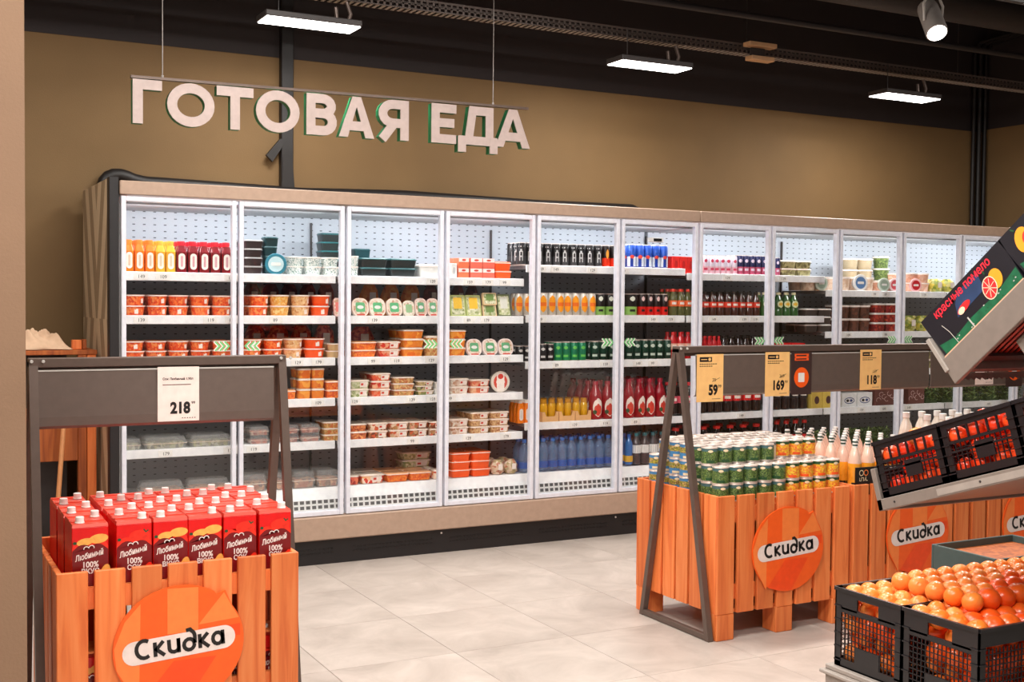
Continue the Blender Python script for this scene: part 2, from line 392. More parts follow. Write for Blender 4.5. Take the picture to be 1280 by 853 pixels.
def shelf(par, x0, x1, z, rng, yb=.6):
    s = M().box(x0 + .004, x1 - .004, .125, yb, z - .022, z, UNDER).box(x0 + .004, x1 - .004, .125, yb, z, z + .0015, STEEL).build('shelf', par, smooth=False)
    M().cbox(x0 + .003, x1 - .003, .112, .126, z - .042, z + .006, STEEL, .002).build('price_rail', s)
    for k in rng.sample(range(9), rng.randint(3, 4)):
        xx = x0 + .05 + k * .125 + rng.uniform(0, .03); me = M(); me.box(xx, xx + .075, .109, .113, z - .038, z - .002, PRICE)
        me.text(rng.choice(['139', '149', '159', '119', '89', '99', '179', '109', '129']), xx + .020, z - .029, .026, .1085, BLACK).build('price_label', s)
def cabinet(label, x0, first, nd, bays, left_end):
    rng = random.Random(first); X1 = x0 + nd * DW
    c = thing('refrigerated_cabinet', label, 'refrigerator', (0, 0, 0))
    a = x0 + .004 if not left_end else x0
    M().cbox(a, X1 - .003, -.03, .90, 2.068, 2.141, TRIM, .004).build('top_trim', c)
    M().cbox(a, X1 - .003, -.035, .9, .148, .283, TRIM, .006).build('bumper_panel', c)
    k = M().box(a, X1 - .002, .01, .88, 0, .148, KICK)
    for i in range(nd):
        for j in range(22):
            for q in (0, 1): xx = x0 + i * DW + .06 + j * .0235; k.box(xx, xx + .013, .006, .0105, .062 + q * .022, .069 + q * .022, GAP)
        if i % 2: k.lathe([(.006, 0), (.006, .004)], WHITE, 8, Matrix.Translation((x0 + i * DW, .009, .12)) @ Matrix.Rotation(PI / 2, 4, 'X'))
    k.build('kick_plate', c, smooth=False)
    M().box(x0 + .02, X1 - .01, .62, .90, .283, 2.068, PERF).build('back_panel', c, smooth=False)
    M().box(x0 + .02, X1 - .01, .10, .62, 2.03, 2.066, CANOPY).build('canopy', c, smooth=False)
    M().box(x0 + .02, X1 - .01, .03, .62, .2835, .30, STEEL).box(x0 + .02, X1 - .01, .115, .60, .385, .424, STEEL).build('base_deck', c, smooth=False)
    M().add([(x0 + .02, .075, .30), (X1 - .01, .075, .30), (X1 - .01, .085, .362), (x0 + .02, .085, .362)], [(0, 1, 2, 3)], GRILLE).build('intake_grille', c, smooth=False)
    M().add([(x0 + .02, .083, .362), (X1 - .01, .083, .362), (X1 - .01, .118, .428), (x0 + .02, .118, .428)], [(0, 1, 2, 3)], STEEL).build('price_slope', c, smooth=False)
    if left_end:
        M().cbox(-.052, -.003, -.012, .06, 0, 2.16, KICK, .003).build('end_post', c)
        M().box(-.05, -.01, .06, .915, 0.0, 2.155, CHEV).build('side_panel', c, smooth=False)
        M().box(-.0095, .018, .03, .62, .285, 2.066, STEEL).build('inner_side', c, smooth=False)
    else:
        M().box(X1 - .009, X1, .03, .9, .285, 2.066, STEEL).build('inner_side', c, smooth=False)
    for (t, b0, b1) in bays:
        for z in LEV[t]: shelf(c, b0 + (.02 if b0 == 0 else 0), b1 - .012, z, rng)
        M().box(b0 - .004, b0 + .004, .60, .6205, .43, 2.0, GREYD).build('upright', c, smooth=False)
        M().tube([(b0 + .05, .06, 2.056), (b1 - .05, .06, 2.056)], .008, LED, 8).build('light_tube', c)
        l = bpy.data.lights.new('case_light', 'AREA'); l.shape = 'RECTANGLE'; l.size = 1.1; l.size_y = .03; l.energy = LAMP_CASE; l.color = (.93, .96, 1)
        lo = link('case_light', l, c, ((b0 + b1) / 2, .125, 2.018)); lo.rotation_euler = (math.radians(42), 0, 0)
    for i in range(nd):
        d0 = x0 + i * DW + .008; d1 = x0 + (i + 1) * DW - .008; q = first + i
        f = M(); t = .024
        f.cbox(d0, d0 + t, -.022, .018, .287, 2.062, W_FRAME, .003).cbox(d1 - t, d1, -.022, .018, .287, 2.062, W_FRAME, .003)
        f.cbox(d0 + t, d1 - t, -.02, .018, 2.034, 2.062, W_FRAME, .003).cbox(d0 + t, d1 - t, -.02, .018, .287, .315, W_FRAME, .003)
        f.box(d0 + .002, d0 + .006, .018, .026, .3, 2.05, GAP).box(d1 - .006, d1 - .002, .018, .026, .3, 2.05, GAP)
        dr = f.build('door', c)
        M().box(d0 + t, d1 - t, -.004, .004, .315, 2.034, GLASS).build('glass_pane', dr, smooth=False)
        s = M(); right = q % 2 == 1        # doors pair up: arrows point away from the shared post
        xc = d1 - .075 if right else d0 + .075
        for j in (-1, 0, 1):
            for (dx, mt) in ((0, CHG), (.008, WHITE)):
                sg = 1 if right else -1; x_ = xc + j * .026 - dx * sg
                s.ribbon([(x_ - sg * .012, 1.29), (x_ + sg * .012, 1.265), (x_ - sg * .012, 1.24)], .009, mt, -.0055 - (.0004 if dx == 0 else 0))
        s.build('arrow_sticker', dr, smooth=False)
        if q == 6:
            M().cbox(d0 + .25, d0 + .36, .03, .06, 1.925, 1.955, WHITE, .003).box(d0 + .28, d0 + .345, .0285, .031, 1.931, 1.95, SCREEN).build('temperature_display', c)
    return c
cabinet('left white framed glass door refrigerated cabinet with chevron side panel', 0, 1, 6, BAYS[:3], True)
cabinet('right white framed glass door refrigerated cabinet reaching the far corner', 3.75, 7, 6, BAYS[3:], False)

# ---------------- hanging sign ----------------
SIGNW = mat('sign_white', (188, 170, 164), .5, emit=0.0); SIGNG = mat('sign_green', (8, 100, 58), .5)
def arc(cx, cz, a, b, t0, t1, n=10): return [(cx + a * math.cos(math.radians(t0 + (t1 - t0) * i / n)), cz + b * math.sin(math.radians(t0 + (t1 - t0) * i / n))) for i in range(n + 1)]
def hanging_sign():
    t = thing('hanging_sign', 'long white Cyrillic letter sign with green edges hanging above the left cabinet', 'sign', (0, 0, 2.44))
    H = .232; s = .052
    def st(ch, w):
        h = s / 2
        if ch == 'Г': return [([(h, 0), (h, H - h), (w, H - h)], 0)]
        if ch == 'О': return [(ell(w / 2, H / 2, w / 2 - h, H / 2 - h, 28), 1)]
        if ch == 'Т': return [([(w / 2, 0), (w / 2, H - s)], 0), ([(0, H - h), (w, H - h)], 0)]
        if ch == 'В':
            m_ = H * .53; up = [(h, H - h)] + arc(w * .52, (H - h + m_) / 2, w * .30, (H - h - m_) / 2, 90, -90, 9) + [(h, m_)]
            lo = [(h, m_)] + arc(w * .56, (m_ + h) / 2, w - h - w * .56, (m_ - h) / 2, 90, -90, 9) + [(h, h)]
            return [([(h, 0), (h, H)], 0), (up, 0), (lo, 0)]
        if ch == 'А': return [([(0, 0), (s * 1.02, 0), (w * .5, H * .76), (w - s * 1.02, 0), (w, 0), (w * .62, H), (w * .38, H)], 2), ([(w * .24, H * .28), (w * .76, H * .28)], 0)]
        if ch == 'Я':
            m_ = H * .42; up = [(w - h, H - h)] + arc(w * .46, (H - h + m_) / 2, w * .46 - h, (H - h - m_) / 2, 90, 270, 9) + [(w - h, m_)]
            return [([(w - h, 0), (w - h, H)], 0), (up, 0), ([(w * .12, 0), (w * .52, m_)], 0)]
        if ch == 'Е': return [([(w, H - h), (h, H - h), (h, h), (w, h)], 0), ([(s, H * .52), (w * .92, H * .52)], 0)]
        if ch == 'Д': return [([(w * .12, h), (w * .26, h), (w * .36, H - h), (w * .80, H - h), (w * .80, h)], 0), ([(0, h), (w, h)], 0), ([(h * .9, s * .9), (h * .9, -.045)], 0), ([(w - h * .9, s * .9), (w - h * .9, -.045)], 0)]
    for ch, a, b in (('Г', .068, .219), ('О', .246, .498), ('Т', .510, .712), ('О', .727, .975), ('В', 1.016, 1.194), ('А', 1.208, 1.422), ('Я', 1.450, 1.638), ('Е', 1.785, 1.946), ('Д', 1.962, 2.222), ('А', 2.212, 2.45)):
        g = M(); z = .006 + .011 * a
        for e_, (pts, cl) in enumerate(st(ch, b - a)):
            P = [(a + x, z + q) for x, q in pts]; k_ = e_ * .0006
            if cl == 2: g.prism(P, -.012 - k_, -.004, SIGNW); g.prism(P, -.0039, .042 + k_, SIGNG); continue
            g.ribbon(P, s, SIGNW, -.012 - k_, -.004, SIGNW, bool(cl)); g.ribbon(P, s * .98, SIGNG, -.004, .042 + k_, SIGNG, bool(cl))
        g.build('letter', t, smooth=False)
    rail = M(); rail.add([(.06, -.01, .243), (2.44, -.01, .272), (2.44, .02, .272), (.06, .02, .243), (.06, -.01, .257), (2.44, -.01, .286), (2.44, .02, .286), (.06, .02, .257)], [(0, 3, 2, 1), (4, 5, 6, 7), (0, 1, 5, 4), (1, 2, 6, 5), (2, 3, 7, 6), (3, 0, 4, 7)], BRONZE)
    rail.build('hanger_rail', t, smooth=False)
    for x in (.225, 2.2):
        M().tube([(x, .005, .255 + .012 * x), (x, .005, 2.16)], .0025, GREY, 6).lathe([(.006, 0), (.006, .02)], GREY, 8, Matrix.Translation((x, .005, .25 + .012 * x))).build('hanger_wire', t)
hanging_sign()

# ---------------- ceiling equipment ----------------
DIFF = mat('lamp_diffuser', (255, 250, 244), .4, emit=9.0)
def panel_lamp(x, y, z, lab, power=None, w=.56, d=.2):
    t = thing('panel_lamp', lab, 'lamp', (x, y, z))
    M().cbox(-w / 2, w / 2, -d / 2, d / 2, .006, .04, GREYD, .004).build('lamp_housing', t)
    M().box(-w / 2 + .008, w / 2 - .008, -d / 2 + .008, d / 2 - .008, 0, .0065, DIFF).build('diffuser', t, smooth=False)
    M().tube([(w / 2 - .04, d / 2 - .06, .04), (w / 2 - .02, d / 2 - .06, .10), (w / 2 - .04, d / 2 - .05, .17)], .012, BRONZE, 8).tube([(w / 2 - .1, d / 2 - .06, .04), (w / 2 - .11, d / 2 - .06, .13)], .012, BRONZE, 8).build('lamp_bracket', t); M().tube([(-w / 2 + .1, 0, .04), (-w / 2 + .1, 0, .24)], .003, GREYD, 6).build('hanger_rod', t)
    l = bpy.data.lights.new('panel_light', 'AREA'); l.shape = 'RECTANGLE'; l.size = w - .03; l.size_y = d - .03; l.energy = power or LAMP_PANEL; l.color = (1, .95, .89)
    link('panel_light', l, t, (0, 0, -.004)); return t
panel_lamp(1.05, .045, 3.08, 'bright flat panel lamp above the hanging letters, first from the left')
panel_lamp(3.39, .065, 3.08, 'bright flat panel lamp second from the left, above right of the sign')
panel_lamp(5.72, .085, 3.08, 'bright flat panel lamp furthest right, smallest of those near the wall')
def fill_lamp(x, y, f=1, z=3.5):  # unseen lamps, added to light the crate fronts, floor and cabinets
    t = panel_lamp(x, y, z, 'added fill panel lamp over the aisle, out of view', LAMP_FILL * f, 1.1, .3); t['group'] = 'added fill lamps overhead'; return t
for (x, y, f) in ((-1.6, -1.0, .9), (.6, -1.3, .8), (2.6, -1.4, .8), (6.0, -2.0, .8), (-1.8, -3.3, 1.1), (.4, -3.4, 1.2), (2.2, -2.9, .5), (-1.9, -5.0, 1.4), (-.2, -5.3, 1.5), (1.6, -5.6, .6)): fill_lamp(x, y, f)
def cable_tray():
    t = thing('cable_tray', 'perforated metal cable tray running below the ceiling above the panel lamps', 'cable tray', (0, .2, 3.275))
    for y in (-.045, .045):
        m = M().box(-3.5, 7.64, y - .002, y + .002, 0, .008, TRAYM).box(-3.5, 7.64, y - .002, y + .002, .055, .068, TRAYM).box(-3.5, 7.64, y - .002, y + .002, .026, .034, TRAYM)
        for i in range(280): m.box(-3.5 + i * .04, -3.5 + i * .04 + .014, y - .002, y + .002, .008, .055, TRAYM)
        m.build('side_rail', t, smooth=False)
    m = M()
    for i in range(280): m.box(-3.5 + i * .04, -3.5 + i * .04 + .02, -.043, .043, 0, .003, GREY)
    m.build('tray_floor', t, smooth=False)
    for i in range(3): M().tube([(-3.5, -.02 + i * .02, .012), (7.6, -.02 + i * .02, .014)], .009, PIPEB, 6).build('cable', t)
    for x in (1.9, 4.3, 6.4): M().tube([(x, 0, .0), (x, 0, 1.32)], .004, GREYD, 6).build('hanger_rod', t)
    return t
cable_tray()
def run(name, lab, cat, pts, r, m, seg=12):
    o = M().tube(pts, r, m, seg).build(name); return tag(o, lab, cat)
run('air_duct', 'thick dark round duct running along the ceiling above the cable tray', 'duct', [(-3.9, -.55, 3.62), (7.6, -.55, 3.62)], .12, DUCTM, 20)
run('conduit_pipe', 'thin dark conduit between tray and round duct', 'pipe', [(-3.9, -.2, 3.42), (7.6, -.2, 3.44)], .022, DUCTM)
run('conduit_pipe', 'dark pipe nearest the camera under the ceiling, bending upwards', 'pipe', [(1.2, -1.0, 3.95), (5.0, -1.0, 3.95), (5.15, -1.0, 4.0), (5.2, -1.0, 4.6)], .035, DUCTM)
tag(M().box(-3.9, 7.6, -1.0, -.86, 3.72, 3.80, DUCTM).build('ceiling_beam', smooth=False), 'flat dark metal channel beside the round ceiling duct', 'beam')
tag(M().cbox(2.6, 7.6, -2.55, -2.35, 3.36, 3.42, mat('ochre_beam', (150, 104, 72), .5), .004).build('ceiling_beam'), 'brown metal channel crossing the upper right corner', 'beam')
t = thing('junction_box', 'small tan junction box clipped to the cable tray', 'box', (4.34, .12, 3.25)); M().cbox(-.12, .12, -.06, .02, .065, .095, mat('tan_box', (190, 150, 110), .5), .003).build('box_lid', t); M().cbox(-.1, .1, -.06, .02, -.03, .0, mat('tan_box', (190, 150, 110), .5), .003).build('box_body', t); M().box(-.06, .06, .0, .02, 0, .066, GREYD).build('clip', t)
def spot(x, y, z, lab, aim, pw):
    t = thing('spot_lamp', lab, 'lamp', (x, y, z))
    R = Vector(aim).normalized().to_track_quat('-Z', 'Y').to_matrix().to_4x4()
    M().lathe([(.042, .15), (.056, .145), (.062, .12), (.064, -.10), (.058, -.105)], GREY, 20, R, cap=True).build('lamp_body', t)
    M().lathe([(.056, -.1062), (.001, -.1068)], DIFF, 20, R, cap=False).build('lens', t)
    M().tube([(-.07, 0, 0), (-.08, 0, .1), (-.02, 0, .19)], .008, GREYL, 8).tube([(.07, 0, 0), (.08, 0, .1), (.02, 0, .19)], .008, GREYL, 8).box(-.025, .025, -.02, .02, .185, .20, GREYD).build('yoke', t)
    l = bpy.data.lights.new('spot_light', 'SPOT'); l.energy = pw; l.spot_size = math.radians(70); l.spot_blend = .7; l.shadow_soft_size = .045; l.color = (1, .92, .82)
    lo = link('spot_light', l, t); lo.matrix_local = R @ Matrix.Translation((0, 0, -.12)); return t
spot(4.45, -1.35, 3.215, 'grey cylinder spot lamp hanging at upper right, its face lit', (-.35, -.75, -1), LAMP_SPOT)
tag(M().cbox(2.2, 6.4, -1.375, -1.335, 3.415, 3.45, GREYD, .003).build('lamp_track'), 'dark lamp track carrying the grey spot lamp', 'lamp track')
# pipes on the wall
t = thing('insulated_pipe', 'black insulated pipe lying along the top of the left cabinet', 'pipe', (0, 0, 0))
M().tube([(.07, .958, 2.15), (.07, .958, 2.19), (.08, .958, 2.225), (.10, .958, 2.25), (.13, .958, 2.264), (.17, .958, 2.266), (.21, .958, 2.256), (.25, .958, 2.24), (.32, .958, 2.228), (.5, .955, 2.225), (1.3, .955, 2.21), (2.0, .955, 2.23), (3.0, .955, 2.215), (3.85, .955, 2.22), (3.93, .955, 2.19)], .038, PIPEB, 12).build('pipe_run', t)
t = thing('wall_duct', 'black vertical duct behind the third and fourth letters of the sign', 'duct', (1.2, .96, 2.14)); M().cbox(-.04, .04, -.02, .035, .06, 1.9, PIPEB, .004).build('duct_body', t)
M().add([(-.04, -.025, .06), (.05, -.025, .06), (.03, -.025, .30), (-.03, -.025, .30), (-.04, .03, .06), (.05, .03, .06), (.03, .03, .30), (-.03, .03, .30)], [(0, 1, 2, 3), (4, 7, 6, 5), (0, 3, 7, 4), (1, 5, 6, 2)], PIPEB).build('duct_collar', t)
M().add([(-.14, -.03, .30), (-.10, -.03, .26), (-.01, -.03, .40), (-.05, -.03, .41), (-.14, .0, .30), (-.10, .0, .26), (-.01, .0, .40), (-.05, .0, .41)], [(0, 1, 2, 3), (4, 7, 6, 5), (0, 4, 5, 1), (2, 6, 7, 3), (1, 5, 6, 2), (0, 3, 7, 4)], PIPEB).build('loose_strap', t)
for k, (x, w_) in enumerate(((7.30, .018), (7.37, .022), (7.44, .018))):
    run('wall_pipe', ['dark vertical pipe by the right corner, leftmost of three', 'dark vertical pipe by the right corner, middle of three', 'dark vertical pipe by the right corner, rightmost of three'][k], 'pipe', [(x + .17, .965, 2.16), (x + .17, .965, 3.75), (x + .2, .93, 3.85), (x + .2, .2, 3.9)], w_, PIPEB)
tag(M().cbox(7.22, 7.36, .3, .36, 2.143, 2.18, WHITE, .003).build('sensor_box'), 'small white box on top of the right cabinet near the corner', 'box')
tag(M().cbox(3.60, 3.72, .3, .36, 2.143, 2.16, WHITE, .003).build('sensor_box'), 'small white box on the left cabinet top at its right end', 'box')
LABW = mat('label_white', (240, 226, 220), .45)
# ---------------- wooden crates ----------------
def crate(x0, y0, lab, n=7, W=.785, D=.65):
    t = thing('wooden_crate', lab, 'crate', (x0, y0, 0)); Z0, Z1 = .12, .656; T = .018
    pw = (W - .020 * (n - 1)) / n
    me = M().cbox(0, pw, 0, T, Z0, Z1, WOOD, .002).mesh('plank')
    for i in range(n):
        link('plank', me, t, (i * (pw + .020), 0, 0)); link('plank', me, t, (i * (pw + .020), D - T, 0))
    m2 = 6; pd = (D - 2 * T - .016 * (m2 - 1)) / m2; me = M().cbox(0, T, 0, pd, Z0, Z1, WOOD, .002).mesh('plank')
    for i in range(m2):
        for x in (0, W - T): link('plank', me, t, (x, T + i * (pd + .016), 0))
    for z in (.18, .53):
        M().box(T, W - T, T, T + .02, z, z + .07, WOOD).build('rail', t, smooth=False); M().box(T, W - T, D - T - .02, D - T, z, z + .07, WOOD).build('rail', t, smooth=False)
        M().box(T, T + .02, T + .02, D - T - .02, z, z + .07, WOOD).build('rail', t, smooth=False); M().box(W - T - .02, W - T, T + .02, D - T - .02, z, z + .07, WOOD).build('rail', t, smooth=False)
    for x in (.0, W / 2 - .05, W - .1):
        for y in (0, D - .1): M().cbox(x + .001, x + .099, y + .001, y + .099, 0, Z0, WOOD, .003).build('foot', t)
    M().box(.02, W - .02, .02, D - .02, Z0, Z0 + .015, WOOD).build('bottom_board', t, smooth=False)
    return t
c1 = crate(-.629, -2.575, 'orange slatted wooden crate at the left holding red juice cartons')
M().box(.04, .745, .155, .61, .54, .555, WOOD).build('inner_deck', c1, smooth=False)
RX = [2.2, 3.013, 3.826]
cr = [crate(RX[0], -2.26, 'orange wooden crate at the right filled with canned vegetables'), crate(RX[1], -2.26, 'middle crate of the right row, filled with golden bottles'), crate(RX[2], -2.26, 'crate at the far right edge of the row, behind the fruit rack')]
for k_, q in enumerate(cr): M().box(.04, .745, .04, .61, .585, .6205 if k_ == 0 else .60, WOOD).build('inner_deck', q, smooth=False)

# ---------------- round discount signs ----------------
O1 = mat('sign_orange', (255, 96, 22), .45); O2 = mat('sign_orange_light', (255, 132, 60), .45); O3 = mat('sign_orange_deep', (248, 76, 16), .45)
def skidka(g, x, z, h, y, m, rot):
    """the word drawn with thick strokes; h = x-height"""
    s = h * .26; c, q = math.cos(rot), math.sin(rot)
    def R(P, ox): return [(x + (ox + a * h) * c - b * h * q, z + (ox + a * h) * q + b * h * c) for a, b in P]
    G = []; pen = -2.98 * h
    def put(strokes, adv):
        nonlocal pen
        for P in strokes: g.ribbon(R(P, pen), s, m, y)
        pen += adv * h
    put([arc(.62, .66, .52, .60, 55, 305, 12)], 1.22)
    put([[(.12, 0), (.12, 1)], [(.70, 1.0), (.2, .5), (.74, 0)]], .95)
    put([[(.12, 1), (.12, .40)] + arc(.44, .38, .32, .28, 180, 360, 6) + [(.76, 1)], [(.76, 1.0), (.76, 0)]], 1.02)
    put([[(.30, 1.42), (.58, 1.46)] + arc(.46, .9, .42, .52, 60, -10, 5) + [(.86, .45)], arc(.46, .42, .36, .38, 0, 360, 14)], 1.08)
    put([[(.12, 0), (.12, 1)], [(.70, 1.0), (.2, .5), (.74, 0)]], .92)
    put([arc(.44, .48, .34, .40, 0, 360, 14), [(.80, 1), (.80, 0)]], .9)
def disc(x, y, z, lab):
    t = thing('discount_sign', lab, 'sign', (x, y, z)); r = .212
    pt = lambda k, f=1: (r * f * math.cos(math.radians(k)), r * .93 * f * math.sin(math.radians(k)))
    shape = [pt(k) for k in range(58, 219, 8)] + [pt(226, 1.01), pt(234, 1.08), pt(238, .97)] + [pt(k) for k in range(244, 397, 8)] + [pt(42, 1.03), pt(50, 1.1), pt(54, .97)]
    M().prism(shape, 0, .005, O1).build('sign_disc', t, smooth=False)
    g = M()
    g.poly([(-.208, .01), (-.200, -.06), (-.130, -.180), (-.125, .150), (-.175, .095)], -.0006, O2)
    g.poly([(-.04, .04), (.06, .04), (.06, .186), (-.04, .190)], -.0006, O2)
    g.poly([(-.12, -.17), (-.02, -.05), (.12, -.05), (.02, -.194), (-.07, -.185)], -.0006, O3)
    g.poly([(.06, .06), (.145, .160), (.175, .105), (.195, .07)], -.0006, O2)
    g.poly([(.06, .04), (.2, .05), (.20, .01), (.06, .01)], -.0006, O3)
    g.build('sign_facet', t, smooth=False)
    rot = math.radians(4); c, s = math.cos(rot), math.sin(rot)
    g = M(); pp = rrect(.366, .078, .0385, 6); g.poly([(a * c - b * s, a * s + b * c) for a, b in pp], -.0014, mat('pill_white', (238, 222, 216), .5))
    skidka(g, .0, -.023, .0475, -.0022, BLACK, rot); g.build('sign_lettering', t, smooth=False)
    return t
disc(-.25, -2.587, .388, 'round orange discount sign on the left crate, largest in view')
disc(2.60, -2.272, .390, 'round orange discount sign on the crate of cans')
disc(3.43, -2.272, .390, 'round orange discount sign behind the orange fruit, middle of the right three')
disc(4.25, -2.272, .390, 'round orange discount sign cut by the right picture edge')

# ---------------- display stands over the crates ----------------
def stand(lab, x0, x1, yc, y0, y1, panels, zt=1.31):
    t = thing('display_stand', lab, 'stand', (0, 0, 0)); b = .014
    for x in (x0, x1):
        for y in (y0, y1):
            P = Vector((x, y, 0)); Q = Vector((x, yc + (.012 if y > yc else -.012), zt)); d = (Q - P)
            o = M().add([(x - b, P.y - b, 0), (x + b, P.y - b, 0), (x + b, P.y + b, 0), (x - b, P.y + b, 0), (x - b, Q.y - b, zt), (x + b, Q.y - b, zt), (x + b, Q.y + b, zt), (x - b, Q.y + b, zt)], [(0, 3, 2, 1), (4, 5, 6, 7), (0, 1, 5, 4), (1, 2, 6, 5), (2, 3, 7, 6), (3, 0, 4, 7)], BRONZE).build('leg', t, smooth=False)
        M().cbox(x - b, x + b, y0 + b, y1 - b, .002, .028, BRONZE, .002).build('foot_bar', t)
        m = M()
        for dy in (-.012,):
            for dx in (-.006, .03):
                m.lathe([(.006, 0), (.005, .005)], GREYL, 8, Matrix.Translation((x + dx, yc - .030, zt + .002)) @ Matrix.Rotation(PI / 2, 4, 'X'))
        m.build('bolt', t)
    M().cbox(x0 - b, x1 + b, yc - .028, yc + .028, zt - .018, zt + .012, BRONZE, .002).build('top_beam', t)
    M().box(x0 + b, x1 - b, yc + .0, yc + .012, zt - .034, zt - .018, BRONZE).build('hang_rail', t, smooth=False)
    for (a, c) in panels:
        y = yc - .026; P = [(y, zt - .03), (y - .004, zt - .12), (y - .006, zt - .185), (y - .002, zt - .215), (y + .012, zt - .225)]
        Q = [(p + .004, z) for p, z in P]
        m = M(); n = len(P)
        for i in range(n - 1):
            m.add([(a, P[i][0], P[i][1]), (c, P[i][0], P[i][1]), (c, P[i + 1][0], P[i + 1][1]), (a, P[i + 1][0], P[i + 1][1])], [(3, 2, 1, 0)], PANELM)
            m.add([(a, Q[i][0], Q[i][1]), (c, Q[i][0], Q[i][1]), (c, Q[i + 1][0], Q[i + 1][1]), (a, Q[i + 1][0], Q[i + 1][1])], [(0, 1, 2, 3)], PANELM)
        for xx in (a, c): m.add([(xx, p, z) for p, z in P] + [(xx, p, z) for p, z in Q[::-1]], [tuple(range(2 * n))], PANELM)
        m.build('sign_panel', t, smooth=True)
        M().box(a, c, y - .002, y + .006, zt - .032, zt - .027, GREYL).build('panel_clip_rail', t, smooth=False)
    return t
stand('taupe metal display stand over the left crate of red cartons', -.664, .182, -2.27, -2.5, -2.02, [(-.652, .150)])
stand('long taupe metal display stand over the right row of crates', 2.178, 4.66, -1.97, -2.235, -1.71, [(2.262, 3.776), (3.79, 4.62)])
PINKP = mat('price_card_white', (244, 222, 214), .6); YELP = mat('price_card_yellow', (255, 200, 128), .6); BRW = mat('dark_card', (62, 42, 40), .5); REDO = mat('red_orange', (246, 92, 34), .5); GRT = mat('grey_text', (110, 90, 84), .6)
def card(x, z1, w, h, y, m, num, lab, yellow):
    t = thing('price_card', lab, 'price tag', (x, y, z1 - h))
    M().box(0, w, -.0012, 0, 0, h, m).build('paper', t, smooth=False); g = M(); Y = -.0018
    if yellow:
        g.poly([(w * .1, h * .84), (w * .56, h * .84), (w * .56, h * .94), (w * .1, h * .94)], Y, BLACK); g.poly(ell(w * .47, h * .89, h * .035, h * .035, 12), Y - .0004, m)
        g.poly([(w * .15, h * .88), (w * .38, h * .88), (w * .38, h * .897), (w * .15, h * .897)], Y - .0004, m)
        for zz, ww in ((.785, .68), (.74, .5)):
            for q in range(int(ww * 12)): g.poly([(w * (.1 + q / 12), h * zz), (w * (.1 + q / 12 + .06), h * zz), (w * (.1 + q / 12 + .06), h * (zz + .018)), (w * (.1 + q / 12), h * (zz + .018))], Y, BLACK)
        g.text(num, w * .79, h * .15, h * .29, Y, BLACK, .045, .82, align='RIGHT'); g.text('99', w * .80, h * .29, h * .09, Y, BLACK, .01)
        g.text({'59': '79', '169': '269', '118': '137'}[num], w * .58, h * .42, h * .10, Y, BLACK, .0); g.ribbon([(w * .58, h * .42), (w * .86, h * .50)], h * .008, BLACK, Y - .0003); g.poly([(w * .58, h * .055), (w * .9, h * .055), (w * .9, h * .065), (w * .58, h * .065)], Y, GRT)
    else:
        g.text('Сок Любимый 1,93л', w * .12, h * .76, h * .058, Y, BLACK, .03); g.poly([(w * .12, h * .665), (w * .8, h * .665), (w * .8, h * .68), (w * .12, h * .68)], Y, GRT)
        g.text(num, w * .78, h * .15, h * .28, Y, BLACK, .05, .85, align='RIGHT'); g.text('99', w * .81, h * .31, h * .07, Y, BLACK, .02); [g.poly([(w * (.58 + q * .06), h * .05), (w * (.61 + q * .06), h * .05), (w * (.61 + q * .06), h * .065), (w * (.58 + q * .06), h * .065)], Y, BLACK) for q in range(6)]
    g.build('card_print', t, smooth=False); return t
card(-.264, 1.287, .143, .190, -2.303, PINKP, '218', 'white price card reading 218 on the left stand', False)
card(2.262, 1.285, .155, .225, -2.003, YELP, '59', 'yellow price card reading 59, leftmost on the long stand', True)
card(2.67, 1.290, .152, .215, -2.003, YELP, '169', 'yellow price card reading 169 on the long stand', True)
card(3.285, 1.295, .145, .205, -2.003, YELP, '118', 'rightmost yellow price card of the long stand, reading 118', True)
card(4.12, 1.296, .14, .20, -2.003, PINKP, '65', 'white price card partly hidden behind the fruit rack', False)
def promo(x, lab):
    t = thing('promo_card', lab, 'card', (x, -2.004, 1.078)); M().box(0, .13, -.0012, 0, 0, .212, BRW).build('paper', t, smooth=False)
    g = M(); g.poly(ell(.065, .085, .047, .05, 24), -.0018, O1); g.poly([(.02, .168), (.11, .168), (.11, .182), (.104, .184), (.11, .188), (.11, .202), (.02, .202), (.02, .188), (.026, .184), (.02, .182)], -.0018, REDO)
    g.poly([(.03, .19), (.095, .19), (.095, .196), (.03, .196)], -.0022, BRW).poly([(.03, .173), (.095, .173), (.095, .179), (.03, .179)], -.0022, BRW); g.poly(rrect(.04, .046, .004, 3, .064, .085), -.0022, WHITE); g.build('card_print', t, smooth=False)
promo(2.832, 'dark card with an orange circle beside the 169 price card'); promo(4.36, 'dark card with an orange circle at the right picture edge')

